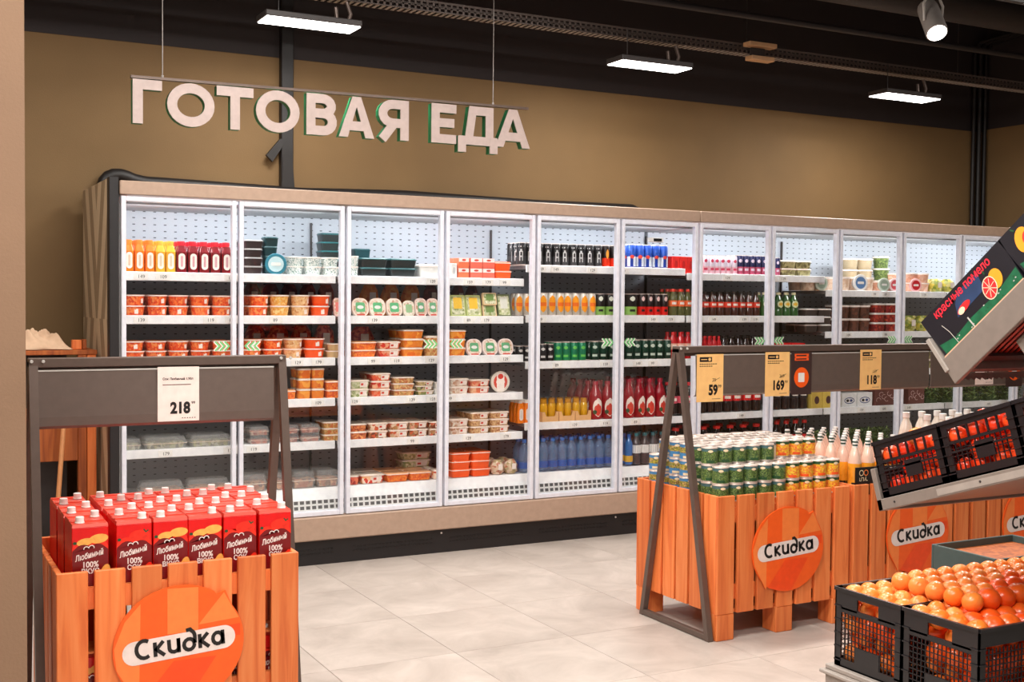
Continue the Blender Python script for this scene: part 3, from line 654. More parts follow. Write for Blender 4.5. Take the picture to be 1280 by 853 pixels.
# ---------------- red juice cartons ----------------
CRED = mat('carton_red', (226, 18, 18), .28, var=.05); CMAR = mat('carton_maroon', (120, 10, 16), .3); CBR = mat('carton_bright', (255, 48, 24), .3); PEACH = mat('peach', (255, 176, 84), .4, var=.15, scale=60); TOM = mat('tomato_print', (244, 44, 24), .4, var=.2, scale=50); LEAF = mat('leaf_print', (30, 78, 44), .5)
CTOP = mat('carton_top', (226, 74, 56), .3)
def carton(kind):
    w, d, h = .112, .094, .245
    t = thing('juice_carton', 'x', 'carton', (0, 0, 0)); b = M()
    b.cbox(-w / 2, w / 2, 0, d, 0, h - .012, CRED, .002)
    b.add([(-w / 2, 0, h - .012), (w / 2, 0, h - .012), (w / 2, d, h - .012), (-w / 2, d, h - .012), (-w / 2 + .002, .004, h - .002), (w / 2 - .002, .004, h - .002), (w / 2 - .002, d - .004, h - .002), (-w / 2 + .002, d - .004, h - .002)], [(4, 5, 6, 7), (0, 1, 5, 4), (1, 2, 6, 5), (2, 3, 7, 6), (3, 0, 4, 7)], CTOP)
    b.box(-w / 2 + .004, w / 2 - .004, d * .5, d * .5 + .012, h - .002, h + .001, CTOP)
    b.build('carton_body', t, smooth=False); g = M(); Y = -.0006
    lob = arc(-.022, .165, .026, .022, 180, 20, 6) + arc(.022, .165, .026, .022, 160, 0, 6)
    big = [(-w / 2 + .001, .02), (w / 2 - .001, .02), (w / 2 - .001, .170)] + arc(.024, .168, .030, .022, 10, 160, 7) + arc(-.024, .168, .030, .022, 20, 170, 7) + [(-w / 2 + .001, .165)]
    g.poly(big, Y, CBR if kind else TOM)
    g.poly([(a * 1.0 if abs(a) > .05 else a * .9, z - .012) for a, z in big[2:]] + [(-w / 2 + .001, .012), (w / 2 - .001, .012)], Y - .0003, CMAR)
    if kind == 0:
        g.poly(ell(-.016, .186, .026, .012, 16, .15), Y - .0001, PEACH); g.poly(ell(.026, .194, .030, .015, 16, .1), Y - .0002, PEACH); g.poly(ell(w / 2 - .012, .075, .016, .036, 16, -.25), Y - .0005, PEACH)
    else:
        g.poly(ell(.018, .192, .034, .020, 16), Y - .0001, TOM); g.poly(ell(w / 2 - .013, .072, .015, .032, 16, -.25), Y - .0005, TOM); g.ribbon([(.03, .213), (.037, .204), (.045, .21)], .004, LEAF, Y - .0006)
    g.poly(ell(-.044, .072, .008, .017, 12, .5), Y - .0006, LEAF); g.poly(ell(-.047, .184, .006, .005, 10), Y - .0006, LEAF)
    g.text('Любимый', -.003, .134, .0255, Y - .0008, LABW, .028, .72, math.radians(12), 'CENTER', .34); g.ribbon(arc(-.012, .164, .008, .007, 200, 20, 5) + arc(.004, .167, .008, .007, 160, -20, 5), .0028, LABW, Y - .0008)
    g.text('100%', .0, .104, .026, Y - .0008, LABW, .03, .9, 0, 'CENTER'); g.text('ВКУС' if kind == 0 else 'СОК', 0, .084, .022, Y - .0008, LABW, .03, .95, 0, 'CENTER')
    g.build('front_print', t, smooth=False)
    return t
def cap(t, x, y):
    pr = [(.0155, 0), (.0155, .003), (.0135, .004), (.0135, .019), (.012, .0205)]
    M().lathe(pr, WHITE, 12, Matrix.Translation((x, y, .244))).build('cap', t)
protos = []
for k in (0, 1):
    for cx in (-.028, .03):
        p_ = carton(k); cap(p_, cx, .028); protos.append(p_)
used = set(); rg = random.Random(3)
kinds_front = [0, 1, 0, 0, 1, 1]; xs = [-.527, -.392, -.276, -.160, -.042, .078]
xs = [-.520, -.384, -.268, -.152, -.035, .084]
def put_carton(i, x, y, z, lab):
    if i not in used: used.add(i); o = protos[i]; o.location = (x, y, z); o['label'] = lab
    else: o = dup(protos[i], (x, y, z), lab)
    o.rotation_euler = (0, 0, math.radians(rg.uniform(-1.2, 1.2))); o['group'] = 'red juice cartons in the left crate'
for r_ in range(6):
    for c_ in range(6):
        y = -2.532 + r_ * .098; k = kinds_front[c_]
        put_carton(k * 2 + (r_ + c_) % 2, xs[c_] + rg.uniform(-.002, .002), y, .557 if r_ else .557, 'red juice carton in the left crate, %s row from the front, %s from left' % (ORD[r_], ORD[c_]))
for tier, z in ((0, .136), (1, .383 - .0)):
    for c_ in range(6):
        if tier == 1: continue
        put_carton(kinds_front[c_] * 2, xs[c_], -2.532, z, 'red juice carton behind the left crate slats, bottom tier, %s from left' % ORD[c_])
M().box(.04, .745, .03, .155, .54, .555, WOOD).build('front_shelf', c1, smooth=False)
M().box(.04, .745, .03, .155, .383 - .0, .39, WOOD).build('lower_shelf', c1, smooth=False)

# ---------------- canned vegetables ----------------
TIN = mat('tin_rim', (222, 206, 196), .3, .4); GP = food('pea_print', [(44, 66, 36), (96, 122, 52), (52, 84, 50), (124, 146, 78)], 260); YP = food('corn_print', [(240, 180, 40), (255, 214, 70), (250, 150, 50), (236, 120, 60)], 160)
TEAL = mat('teal_label', (72, 108, 112), .4); BLUEL = mat('blue_label', (70, 130, 180), .4); DGRN = mat('dark_green_label', (36, 78, 44), .4); CREAM = mat('cream_label', (236, 214, 176), .5); OLV = food('olive_print', [(120, 100, 50), (200, 180, 60), (90, 120, 50), (210, 170, 110)], 200)
def tin(kind, lab):
    r, h = .039, .0800
    prof = [(r - .002, 0), (r, .003), (r - .001, .006), (r - .001, h * .42), (r - .001, h * .76), (r - .001, h - .006), (r, h - .003), (r - .002, h), (r - .005, h), (r - .006, h - .003)]
    lo, mid, hi = {'pea': (GP, GP, TEAL), 'corn': (YP, YP, DGRN), 'olive': (BLUEL, OLV, BLUEL), 'pale': (CREAM, CREAM, TEAL)}[kind]
    t = M().lathe(prof, TIN, 18, mb=[TIN, TIN, lo, mid, hi, TIN, TIN, TIN, TIN]).build('food_can'); tag(t, lab, 'can')
    g = M(); Rr = Matrix.Rotation(math.radians(-28), 4, 'Z')
    g.wrap(r + .0004, h * .70, h * .86, CREAM, .30, ell=True, rows=5, T=Rr); g.wrap(r + .0004, h * .12, h * .26, {'pea': DGRN, 'corn': REDO, 'olive': CREAM, 'pale': O2}[kind], .5, T=Rr)
    if kind in ('corn', 'pale'): g.wrap(r + .0003, h * .34, h * .66, YP, .5, ell=True, T=Rr)
    g.build('label_print', t); return t
tp = {}
def put_can(kind, x, y, z, lab):
    if kind not in tp: tp[kind] = tin(kind, lab); tp[kind].location = (x, y, z); o = tp[kind]
    else: o = dup(tp[kind], (x, y, z), lab)
    o.rotation_euler = (0, 0, rg.uniform(-.35, .35)); o['group'] = {'pea': 'green vegetable cans', 'corn': 'yellow corn cans', 'olive': 'blue labelled cans', 'pale': 'pale labelled cans'}[kind]
TN = ['lowest tier', 'second tier', 'top tier', 'extra tier']
for j in range(7):
    for i in range(9):
        x = 2.266 + i * .0832; y = -2.188 + j * .084
        if x > 2.96: continue
        n = 2
        if i < 5: n = 2 if j == 0 else 3
        else: n = 2 if j < 2 else 3
        kind = 'pea' if i < 5 else 'corn'
        if i <= 1 and j >= 3: kind = 'olive'
        if i in (4, 5) and j >= 2: kind = 'pale'
        if i == 0 and j == 6: n = 2
        nm = {'pea': 'green pea can', 'corn': 'yellow corn can', 'olive': 'blue labelled can', 'pale': 'cream labelled can'}[kind]
        for q in range(n): put_can(kind, x, y, .622 + q * .0802, '%s in right crate, %s, %s row back, %s from left' % (nm, TN[q], ORD[j], ORD[i]))
# ---------------- bottles in the other two crates ----------------
AMB = mat('amber_drink', (244, 160, 44), .15, var=.15, coat=.6); ROSE = mat('rose_neck', (236, 196, 176), .15, coat=.5); CAPG = mat('dark_green_cap', (20, 66, 54), .4); BLKL = mat('black_label', (30, 26, 26), .4)
def gold_bottle():
    t = thing('golden_bottle', 'x', 'bottle'); r = .034
    M().lathe([(r - .004, 0), (r, .006), (r, .06), (r - .002, .075), (r, .09), (r, .15), (.024, .20), (.014, .222), (.0125, .226)], AMB, 14, mb=[AMB] * 5 + [ROSE, ROSE, ROSE]).build('bottle_body', t)
    M().lathe([(.013, .226), (.013, .234), (.013, .242), (.013, .250), (.013, .258), (.012, .266)], CAPG, 12, mb=[WHITE, CAPG, WHITE, CAPG, WHITE]).build('cap', t)
    M().wrap(r + .0005, .015, .058, BLKL, 1.2).build('label', t); return t
def milk_bottle():
    t = thing('white_cap_bottle', 'x', 'bottle'); r = .042
    m = mat('cloudy_drink', (226, 214, 200), .25, coat=.4)
    M().lathe([(r - .004, 0), (r, .006), (r, .20), (.03, .26), (.017, .29), (.0165, .30)], m, 14).build('bottle_body', t); M().lathe([(.02, .30), (.02, .328), (.018, .33)], WHITE, 12).build('cap', t); return t
gb = gold_bottle(); mb_ = milk_bottle(); first = {'g': 1, 'm': 1}; bpy.context.view_layer.update()
for j in range(7):
    for i in range(5):
        x = 3.085 + i * .0835; y = -2.185 + j * .082; lab = 'golden bottle with striped green cap, %s row from front, %s from left' % (ORD[j], ORD[i])
        if first['g']: gb.location = (x, y, .601); gb['label'] = lab; first['g'] = 0; gb['group'] = 'golden bottles in the middle crate'
        else: dup(gb, (x, y, .601), lab)
for j in range(4):
    for i in range(5):
        P_ = (3.91 + i * .12, -2.17 + j * .15, .601); lab = 'pale bottle with white cap in far right crate, %s row, %s from left' % (ORD[j], ORD[i])
        if first['m']: mb_.location = P_; mb_['label'] = lab; first['m'] = 0; mb_['group'] = 'white capped bottles in the far crate'
        else: dup(mb_, P_, lab)
t = thing('bottle_tray', 'black printed tray at the front of the golden bottles', 'box', (3.045, -2.236, .601)); M().box(0, .44, 0, .007, 0, .135, BLKL).build('tray_front', t, smooth=False)
g = M()
for k in range(4): g.ribbon(ell(.035 + k * .11, .108, .013, .013, 14), .004, CREAM, -.0006, closed=True).ribbon(ell(.065 + k * .11, .108, .013, .013, 14), .004, O2, -.0006, closed=True).ribbon([(.024 + k * .11, .085), (.024 + k * .11, .07), (.034 + k * .11, .07), (.036 + k * .11, .085), (.05 + k * .11, .084), (.048 + k * .11, .07), (.058 + k * .11, .072), (.064 + k * .11, .09), (.066 + k * .11, .07), (.076 + k * .11, .07)], .003, CREAM, -.0006)
g.build('tray_print', t, smooth=False)
RUNS = [
  ('A', 0, 1.662, 'juice', 'O', 0.049, 0.214, 3, 0.1775, 1, 3, 'orange smoothie bottle white label', 0.0),
  ('A', 0, 1.662, 'juice', 'Y', 0.214, 0.326, 2, 0.1752, 1, 3, 'yellow smoothie bottle white label', 0.0),
  ('A', 0, 1.662, 'juice', 'R', 0.326, 0.637, 5, 0.1766, 1, 3, 'dark red smoothie bottle', 0.0),
  ('A', 0, 1.662, 'rtub', 'DK', 0.701, 0.816, 1, 0.0499, 4, 2, 'dark sushi tray grey lid', 0.0),
  ('A', 0, 1.662, 'rtub', 'TE', 0.816, 0.905, 1, 0.0548, 4, 1, 'teal lidded dark tub', 0.0),
  ('A', 0, 1.662, 'disc', 'TD', 0.821, 0.948, 1, 0.1234, 1, 1, 'round teal pot lid forward', -0.03),
  ('A', 0, 1.662, 'tub', 'SP', 0.952, 1.282, 3, 0.0553, 2, 2, 'white speckled cheese tub', 0.0),
  ('A', 0, 1.662, 'rtub', 'DT', 1.222, 1.348, 1, 0.053, 5, 1, 'dark teal stacked tray', 0.2),
  ('A', 0, 1.662, 'tub', 'SP', 1.342, 1.397, 1, 0.0615, 2, 2, 'white speckled cheese tub', 0.0),
  ('A', 0, 1.662, 'rtub', 'DT', 1.397, 1.768, 2, 0.057, 2, 2, 'teal lidded dark tray', 0.0),
  ('A', 0, 1.662, 'rtub', 'TE', 1.43, 1.545, 1, 0.0586, 3, 1, 'deep teal tub', 0.2),
  ('A', 0, 1.662, 'rtub', 'WH', 1.779, 1.923, 1, 0.0828, 1, 2, 'white dessert box', 0.0),
  ('A', 0, 1.662, 'box', 'WH2', 1.988, 2.031, 1, 0.0938, 1, 2, 'slim white dessert box', 0.0),
  ('A', 0, 1.662, 'box', 'OW', 2.037, 2.114, 1, 0.0644, 2, 2, 'orange and white carton', 0.0),
  ('A', 0, 1.662, 'box', 'OW2', 2.119, 2.292, 2, 0.0647, 2, 2, 'coral and white carton', 0.0),
  ('A', 0, 1.662, 'rtub', 'ON', 2.292, 2.418, 1, 0.0554, 2, 2, 'orange plastic tub', 0.0),
  ('A', 1, 1.426, 'tub', 'OR', 0.053, 0.646, 5, 0.0585, 2, 2, 'orange grated salad tub', 0.0),
  ('A', 1, 1.426, 'tub', 'OR', 0.738, 0.863, 1, 0.0614, 2, 2, 'orange salad tub', 0.0),
  ('A', 1, 1.426, 'tub', 'YE', 0.863, 0.986, 1, 0.062, 2, 2, 'yellow cabbage salad tub', 0.0),
  ('A', 1, 1.426, 'tub', 'BE', 0.986, 1.107, 1, 0.0625, 2, 2, 'beige salad tub', 0.0),
  ('A', 1, 1.426, 'tub', 'ON', 1.107, 1.229, 1, 0.063, 2, 2, 'bright orange salad tub', 0.0),
  ('A', 1, 1.426, 'oval', 'PK', 1.243, 1.283, 1, 0.1083, 1, 2, 'pink edged oval pack', 0.0),
  ('A', 1, 1.426, 'oval', 'GR', 1.353, 1.68, 3, 0.1091, 1, 2, 'oval pack green label', 0.0),
  ('A', 1, 1.426, 'oval', 'GW', 1.68, 1.759, 1, 0.0969, 1, 2, 'small pale oval pack', 0.0),
  ('A', 1, 1.426, 'oval', 'PG', 1.759, 1.919, 2, 0.112, 1, 2, 'pale pink oval pack', 0.0),
  ('A', 1, 1.426, 'pack', 'GY', 1.995, 2.21, 2, 0.1335, 1, 2, 'green and yellow pack', 0.0),
  ('A', 1, 1.426, 'pack', 'BG', 2.216, 2.317, 1, 0.0752, 2, 2, 'beige and green pack', 0.0),
  ('A', 1, 1.426, 'pack', 'GG', 2.323, 2.42, 1, 0.1414, 1, 2, 'dark green pack', 0.0),
  ('A', 2, 1.182, 'tub', 'OR', 0.048, 0.647, 5, 0.0542, 2, 2, 'orange carrot salad tub', 0.0),
  ('A', 2, 1.182, 'tub', 'OR', 0.701, 0.944, 2, 0.0568, 2, 2, 'orange carrot salad tub', 0.0),
  ('A', 2, 1.182, 'tub', 'BE', 0.944, 1.064, 1, 0.0578, 2, 2, 'beige cabbage salad tub', 0.0),
  ('A', 2, 1.182, 'tub', 'ON', 1.064, 1.2, 1, 0.0582, 2, 2, 'vivid orange salad tub', 0.0),
  ('A', 2, 1.182, 'tub', 'BG', 1.2, 1.284, 1, 0.0423, 2, 2, 'small beige tub', 0.0),
  ('A', 2, 1.182, 'bag', 'RD', 0.782, 1.358, 4, 0.1847, 1, 1, 'red tomato bag behind', 0.28),
  ('A', 2, 1.182, 'bag', 'RD', 1.432, 1.605, 1, 0.177, 1, 1, 'red tomato bag behind', 0.24),
  ('A', 1, 1.426, 'bag', 'RD2', 0.787, 1.364, 5, 0.1897, 1, 1, 'dark red meat bag behind', 0.3),
  ('A', 1, 1.426, 'bag', 'OC', 1.521, 1.943, 3, 0.194, 1, 1, 'golden cheese bag behind', 0.3),
  ('A', 1, 1.426, 'bag', 'RD2', 1.954, 2.061, 1, 0.1993, 1, 1, 'dark red meat bag behind', 0.3),
  ('A', 1, 1.426, 'bag', 'RD2', 2.151, 2.353, 2, 0.1966, 1, 1, 'dark red meat bag behind', 0.3),
  ('A', 2, 1.182, 'rtub', 'ON2', 1.349, 1.511, 1, 0.0475, 2, 2, 'clear orange salad tray', 0.0),
  ('A', 2, 1.182, 'rtub', 'TM', 1.521, 1.666, 1, 0.048, 2, 2, 'red tomato tray', 0.0),
  ('A', 2, 1.182, 'rtub', 'OC', 1.671, 1.819, 1, 0.0558, 3, 2, 'orange cheese box', 0.0),
  ('A', 2, 1.182, 'rtub', 'BN', 1.825, 1.926, 1, 0.0637, 2, 2, 'grainy beige tray', 0.0),
  ('A', 2, 1.182, 'rtub', 'OC', 1.981, 2.101, 1, 0.0544, 3, 2, 'orange cheese tray', 0.0),
  ('A', 2, 1.182, 'oval', 'GG2', 2.107, 2.44, 3, 0.1047, 1, 2, 'tilted pale oval pack', 0.0),
  ('A', 3, 0.945, 'rtub', 'GN', 0.888, 0.931, 1, 0.0507, 1, 2, 'small green tub', 0.0),
  ('A', 3, 0.945, 'rtub', 'ON2', 0.931, 1.016, 1, 0.0555, 1, 2, 'orange lidded tub', 0.0),
  ('A', 3, 0.945, 'rtub', 'OC', 1.021, 1.186, 2, 0.0604, 3, 2, 'orange cheese box', 0.0),
  ('A', 3, 0.945, 'rtub', 'ON2', 1.191, 1.285, 1, 0.0517, 2, 2, 'orange salad tray', 0.0),
  ('A', 3, 0.945, 'rtub', 'PG', 1.34, 1.466, 1, 0.0523, 2, 2, 'pale green salad tray', 0.0),
  ('A', 3, 0.945, 'rtub', 'TM', 1.471, 1.605, 1, 0.0479, 3, 2, 'red and white tray', 0.0),
  ('A', 3, 0.945, 'rtub', 'BN', 1.616, 1.762, 1, 0.0387, 3, 2, 'beige ready meal tray', 0.0),
  ('A', 3, 0.945, 'rtub', 'GB', 1.768, 1.885, 1, 0.0293, 3, 2, 'green and beige tray', 0.0),
  ('A', 3, 0.945, 'rtub', 'WH', 1.89, 1.928, 1, 0.0394, 2, 2, 'slim white tray', 0.0),
  ('A', 3, 0.945, 'rtub', 'PG2', 1.993, 2.125, 1, 0.0496, 2, 2, 'pale blue lidded tray', 0.0),
  ('A', 3, 0.945, 'rtub', 'TM', 2.131, 2.271, 1, 0.045, 2, 2, 'red salad tray', 0.0),
  ('A', 3, 0.945, 'disc', 'RW', 2.277, 2.425, 1, 0.1362, 1, 1, 'round clear pack red label', 0.0),
  ('A', 4, 0.694, 'clam', 'GC', 0.052, 0.14, 1, 0.0609, 1, 2, 'narrow clear herb tray', 0.0),
  ('A', 4, 0.694, 'clam', 'GC', 0.145, 0.643, 2, 0.0657, 1, 2, 'flat clear salad tray', 0.0),
  ('A', 4, 0.694, 'clam', 'PC', 0.734, 0.856, 1, 0.0502, 2, 2, 'clear pink meal box', 0.0),
  ('A', 4, 0.694, 'clam', 'PC', 0.907, 1.163, 2, 0.0508, 2, 2, 'clear ready meal box', 0.0),
  ('A', 4, 0.694, 'rtub', 'BN', 1.173, 1.286, 1, 0.0376, 3, 2, 'beige ready meal tray', 0.0),
  ('A', 4, 0.694, 'rtub', 'BR', 1.336, 1.452, 1, 0.0475, 2, 2, 'brown ready meal tray', 0.0),
  ('A', 4, 0.694, 'rtub', 'MW', 1.457, 1.849, 3, 0.0479, 2, 2, 'white edged meal tray', 0.0),
  ('A', 4, 0.694, 'rtub', 'MW', 1.855, 1.93, 1, 0.0443, 2, 2, 'narrow meal tray', 0.0),
  ('A', 4, 0.694, 'rtub', 'PG2', 1.995, 2.128, 1, 0.0496, 2, 2, 'white sleeved meal tray', 0.0),
  ('A', 4, 0.694, 'rtub', 'BR2', 2.133, 2.41, 2, 0.045, 3, 2, 'tan ready meal tray', 0.0),
  ('A', 5, 0.425, 'clam', 'BC', 0.123, 0.634, 2, 0.0876, 1, 1, 'dark clear clamshell box', 0.0),
  ('A', 5, 0.425, 'clam', 'BC', 0.698, 1.277, 4, 0.0958, 1, 2, 'clear box of pastries', 0.0),
  ('A', 5, 0.425, 'rtub', 'RD', 1.342, 1.403, 1, 0.0572, 1, 2, 'small red tray', 0.0),
  ('A', 5, 0.425, 'rtub', 'RW', 1.408, 1.567, 1, 0.0574, 1, 2, 'clear meal tray red label', 0.0),
  ('A', 5, 0.425, 'rtub', 'ON2', 1.572, 1.873, 2, 0.0532, 1, 2, 'shallow orange tray', 0.0),
  ('A', 5, 0.425, 'rtub', 'PG', 1.754, 1.962, 1, 0.0501, 3, 1, 'pale green stacked tub', 0.2),
  ('A', 5, 0.425, 'rtub', 'RW', 1.884, 1.932, 1, 0.0592, 1, 2, 'narrow red meal tray', 0.0),
  ('A', 5, 0.425, 'rtub', 'ON', 2.003, 2.281, 2, 0.0522, 3, 2, 'bright orange stacked tub', 0.0),
  ('A', 5, 0.425, 'bag', 'GP', 2.293, 2.488, 2, 0.0911, 1, 2, 'pale crinkled salad bag', 0.0),
  ('B', 0, 1.752, 'can', 'BK', 2.463, 3.098, 10, 0.1475, 1, 3, 'slim black drink can', 0.0),
  ('B', 0, 1.752, 'can', 'FL', 3.098, 3.217, 2, 0.148, 1, 3, 'black can with flames', 0.0),
  ('B', 0, 1.752, 'can', 'BS', 3.299, 3.624, 5, 0.1604, 1, 3, 'blue and silver can', 0.0),
  ('B', 1, 1.432, 'can', 'OY', 2.449, 2.565, 2, 0.1425, 1, 2, 'white can orange oval', 0.0),
  ('B', 1, 1.432, 'can', 'OY', 2.629, 3.052, 7, 0.1492, 1, 3, 'white can orange oval', 0.0),
  ('B', 1, 1.432, 'can', 'GB', 3.052, 3.209, 2, 0.1478, 1, 3, 'black and green can', 0.0),
  ('B', 1, 1.432, 'can', 'GB', 3.285, 3.388, 1, 0.1498, 1, 3, 'black and green can', 0.0),
  ('B', 1, 1.432, 'can', 'RB', 3.388, 3.63, 4, 0.1507, 1, 3, 'black and red can', 0.0),
  ('B', 2, 1.137, 'can', 'BW', 2.457, 2.568, 2, 0.1019, 1, 2, 'black and white can', 0.0),
  ('B', 2, 1.137, 'can', 'BW', 2.627, 2.739, 2, 0.1133, 1, 2, 'black and white can', 0.0),
  ('B', 2, 1.137, 'can', 'GN', 2.739, 2.982, 4, 0.1245, 1, 3, 'bright green can', 0.0),
  ('B', 2, 1.137, 'can', 'DG', 3.019, 3.213, 3, 0.1266, 1, 3, 'dark green can white band', 0.0),
  ('B', 2, 1.137, 'can', 'DG', 3.289, 3.661, 6, 0.134, 1, 3, 'dark green can white band', 0.0),
  ('B', 3, 0.746, 'juice', 'OB', 2.467, 2.56, 2, 0.1482, 1, 3, 'orange juice bottle white cap', 0.0),
  ('B', 3, 0.746, 'crate', 'YJ', 2.643, 3.012, 3, 0.1446, 1, 2, 'cardboard tray of yellow jars', 0.0),
  ('B', 3, 0.746, 'bigbot', 'RD', 3.024, 3.212, 2, 0.2536, 1, 4, 'red syrup bottle fruit label', 0.0),
  ('B', 3, 0.746, 'bigbot', 'RD', 3.288, 3.627, 4, 0.263, 1, 4, 'red syrup bottle fruit label', 0.0),
  ('B', 4, 0.432, 'water', 'BL', 2.634, 3.204, 8, 0.2067, 1, 3, 'clear water bottle blue label', 0.0),
  ('B', 4, 0.432, 'water', 'BL', 2.494, 2.57, 1, 0.205, 1, 2, 'clear water bottle blue label', 0.0),
  ('B', 4, 0.432, 'water', 'BP', 3.299, 3.357, 1, 0.2044, 1, 2, 'blue water bottle', 0.0),
  ('B', 4, 0.432, 'water', 'TW', 3.357, 3.632, 4, 0.2104, 1, 3, 'water bottle with teal cap', 0.0),
  ('C', 0, 1.722, 'box', 'RR', 3.645, 3.833, 3, 0.1201, 1, 3, 'small plain red pack', 0.0),
  ('C', 0, 1.722, 'can', 'WP', 3.914, 4.214, 6, 0.133, 1, 3, 'white and pink can', 0.0),
  ('C', 0, 1.722, 'can', 'NP', 4.214, 4.48, 5, 0.1409, 1, 3, 'navy and pink can', 0.0),
  ('C', 0, 1.722, 'can', 'NP', 4.56, 4.597, 1, 0.1321, 1, 3, 'navy and pink can', 0.0),
  ('C', 0, 1.722, 'rtub', 'GO', 4.605, 4.89, 2, 0.0576, 2, 2, 'clear tub of olives', 0.0),
  ('C', 1, 1.432, 'sbot', 'GR', 3.643, 3.831, 3, 0.1857, 1, 3, 'green bottle orange label', 0.0),
  ('C', 1, 1.432, 'sbot', 'RD', 3.913, 4.427, 8, 0.172, 1, 3, 'dark bottle red label', 0.0),
  ('C', 1, 1.432, 'sbot', 'GG', 4.435, 4.486, 1, 0.1714, 1, 2, 'green bottle round label', 0.0),
  ('C', 1, 1.432, 'sbot', 'GG', 4.566, 4.783, 3, 0.1726, 1, 2, 'green bottle pale oval label', 0.0),
  ('C', 2, 1.137, 'sbot', 'RC', 3.648, 3.836, 3, 0.186, 1, 2, 'red soda bottle', 0.0),
  ('C', 2, 1.137, 'sbot', 'RC', 3.918, 4.084, 4, 0.1556, 1, 3, 'red soda bottle', 0.0),
  ('C', 2, 1.137, 'sbot', 'CO', 4.084, 4.47, 6, 0.157, 1, 3, 'black cola bottle', 0.0),
  ('C', 2, 1.137, 'box', 'CR', 4.565, 4.835, 2, 0.1037, 1, 2, 'red and blue can pack', 0.0),
  ('C', 3, 0.756, 'cola', 'CP', 3.654, 3.856, 3, 0.2193, 1, 2, 'cola bottle pink label', 0.0),
  ('C', 3, 0.756, 'cola', 'CP', 3.904, 4.028, 2, 0.2224, 1, 2, 'cola bottle pink label', 0.0),
  ('C', 3, 0.756, 'cola', 'CR', 4.028, 4.456, 5, 0.224, 1, 2, 'cola bottle red label', 0.0),
  ('C', 3, 0.756, 'cola', 'CB', 4.558, 4.889, 4, 0.2306, 1, 2, 'black cola bottle blue cap', 0.0),
  ('C', 4, 0.432, 'cola', 'CR', 3.672, 4.499, 7, 0.2308, 1, 2, 'large cola bottle red cap', 0.0),
  ('C', 4, 0.432, 'cola', 'CR', 4.572, 4.919, 4, 0.2427, 1, 2, 'large cola bottle red cap', 0.0),
  ('D', 0, 1.622, 'tub', 'BEJ', 4.839, 5.1, 2, 0.0992, 1, 2, 'beige spread tub', 0.0),
  ('D', 0, 1.622, 'tub', 'BEJ', 5.179, 5.531, 3, 0.1069, 1, 2, 'beige spread tub', 0.0),
  ('D', 0, 1.622, 'tub', 'PKJ', 5.531, 5.763, 2, 0.0787, 1, 2, 'pinkish spread tub', 0.0),
  ('D', 0, 1.622, 'tub', 'PKJ', 5.847, 6.12, 2, 0.0738, 2, 2, 'pinkish spread tub', 0.0),
  ('D', 0, 1.622, 'disc', 'GD', 4.907, 5.038, 1, 0.1054, 1, 1, 'round grey lidded pot', -0.04),
  ('D', 0, 1.622, 'disc', 'BD', 5.274, 5.434, 1, 0.1254, 1, 1, 'round blue white pot', -0.04),
  ('D', 0, 1.622, 'disc', 'GD', 5.54, 5.646, 1, 0.1029, 1, 1, 'round green lidded pot', -0.04),
  ('D', 0, 1.622, 'disc', 'PD', 5.646, 5.763, 1, 0.1035, 1, 1, 'round pink lidded pot', -0.04),
  ('D', 0, 1.622, 'disc', 'RDD', 5.847, 6.0, 1, 0.1046, 1, 1, 'round red lidded pot', -0.04),
  ('D', 0, 1.622, 'tub', 'BG2', 5.424, 5.73, 2, 0.0859, 3, 1, 'tan tall spread tub', 0.2),
  ('D', 0, 1.622, 'tub', 'GN', 5.764, 5.9, 1, 0.0937, 3, 1, 'green olive tub', 0.2),
  ('D', 0, 1.622, 'bag', 'YG', 6.12, 6.393, 2, 0.106, 1, 2, 'yellow green fruit pack', 0.0),
  ('D', 1, 1.317, 'rtub', 'DW', 4.831, 5.092, 2, 0.0584, 3, 2, 'dark tub white lid', 0.0),
  ('D', 1, 1.317, 'tub', 'BRW', 5.178, 5.498, 3, 0.1011, 2, 2, 'brown jar white lid', 0.0),
  ('D', 1, 1.317, 'rtub', 'RDW', 5.507, 5.754, 2, 0.0726, 3, 2, 'red berry tub white lid', 0.0),
  ('D', 1, 1.317, 'bag', 'YG', 5.847, 6.384, 4, 0.1232, 1, 2, 'yellow cut fruit pack', 0.0),
  ('D', 2, 1.03, 'rtub', 'BRW', 4.837, 5.099, 2, 0.0702, 2, 2, 'brown tub white lid', 0.0),
  ('D', 2, 1.03, 'rtub', 'RDW', 5.185, 5.753, 3, 0.0715, 2, 2, 'red tub white lid', 0.0),
  ('D', 2, 1.03, 'rtub', 'GO', 5.854, 6.375, 3, 0.074, 2, 2, 'olive tub', 0.0),
  ('D', 3, 0.756, 'box', 'YB', 4.896, 5.121, 2, 0.1233, 1, 2, 'yellow patterned box', 0.0),
  ('D', 3, 0.756, 'box', 'WO', 5.192, 5.505, 2, 0.1074, 1, 2, 'white box blue oval', 0.0),
  ('D', 3, 0.756, 'box', 'PB', 5.521, 5.769, 1, 0.1457, 1, 2, 'purple brown printed sack', 0.0),
  ('D', 3, 0.756, 'box', 'PB', 5.87, 6.05, 1, 0.1483, 1, 2, 'purple brown printed sack', 0.0),
  ('D', 3, 0.756, 'herb', 'H', 6.058, 6.419, 2, 0.1497, 1, 2, 'leafy green herb bunch', 0.0),
  ('D', 3, 0.756, 'herb', 'H', 6.5, 7.18, 3, 0.153, 1, 2, 'leafy green herb bunch', 0.0),
  ('D', 4, 0.432, 'herb', 'H', 4.965, 5.719, 4, 0.177, 1, 2, 'feathery dill bunch', 0.0),
  ('D', 4, 0.432, 'herb', 'H', 5.888, 6.411, 3, 0.161, 1, 2, 'feathery dill bunch', 0.0),
]
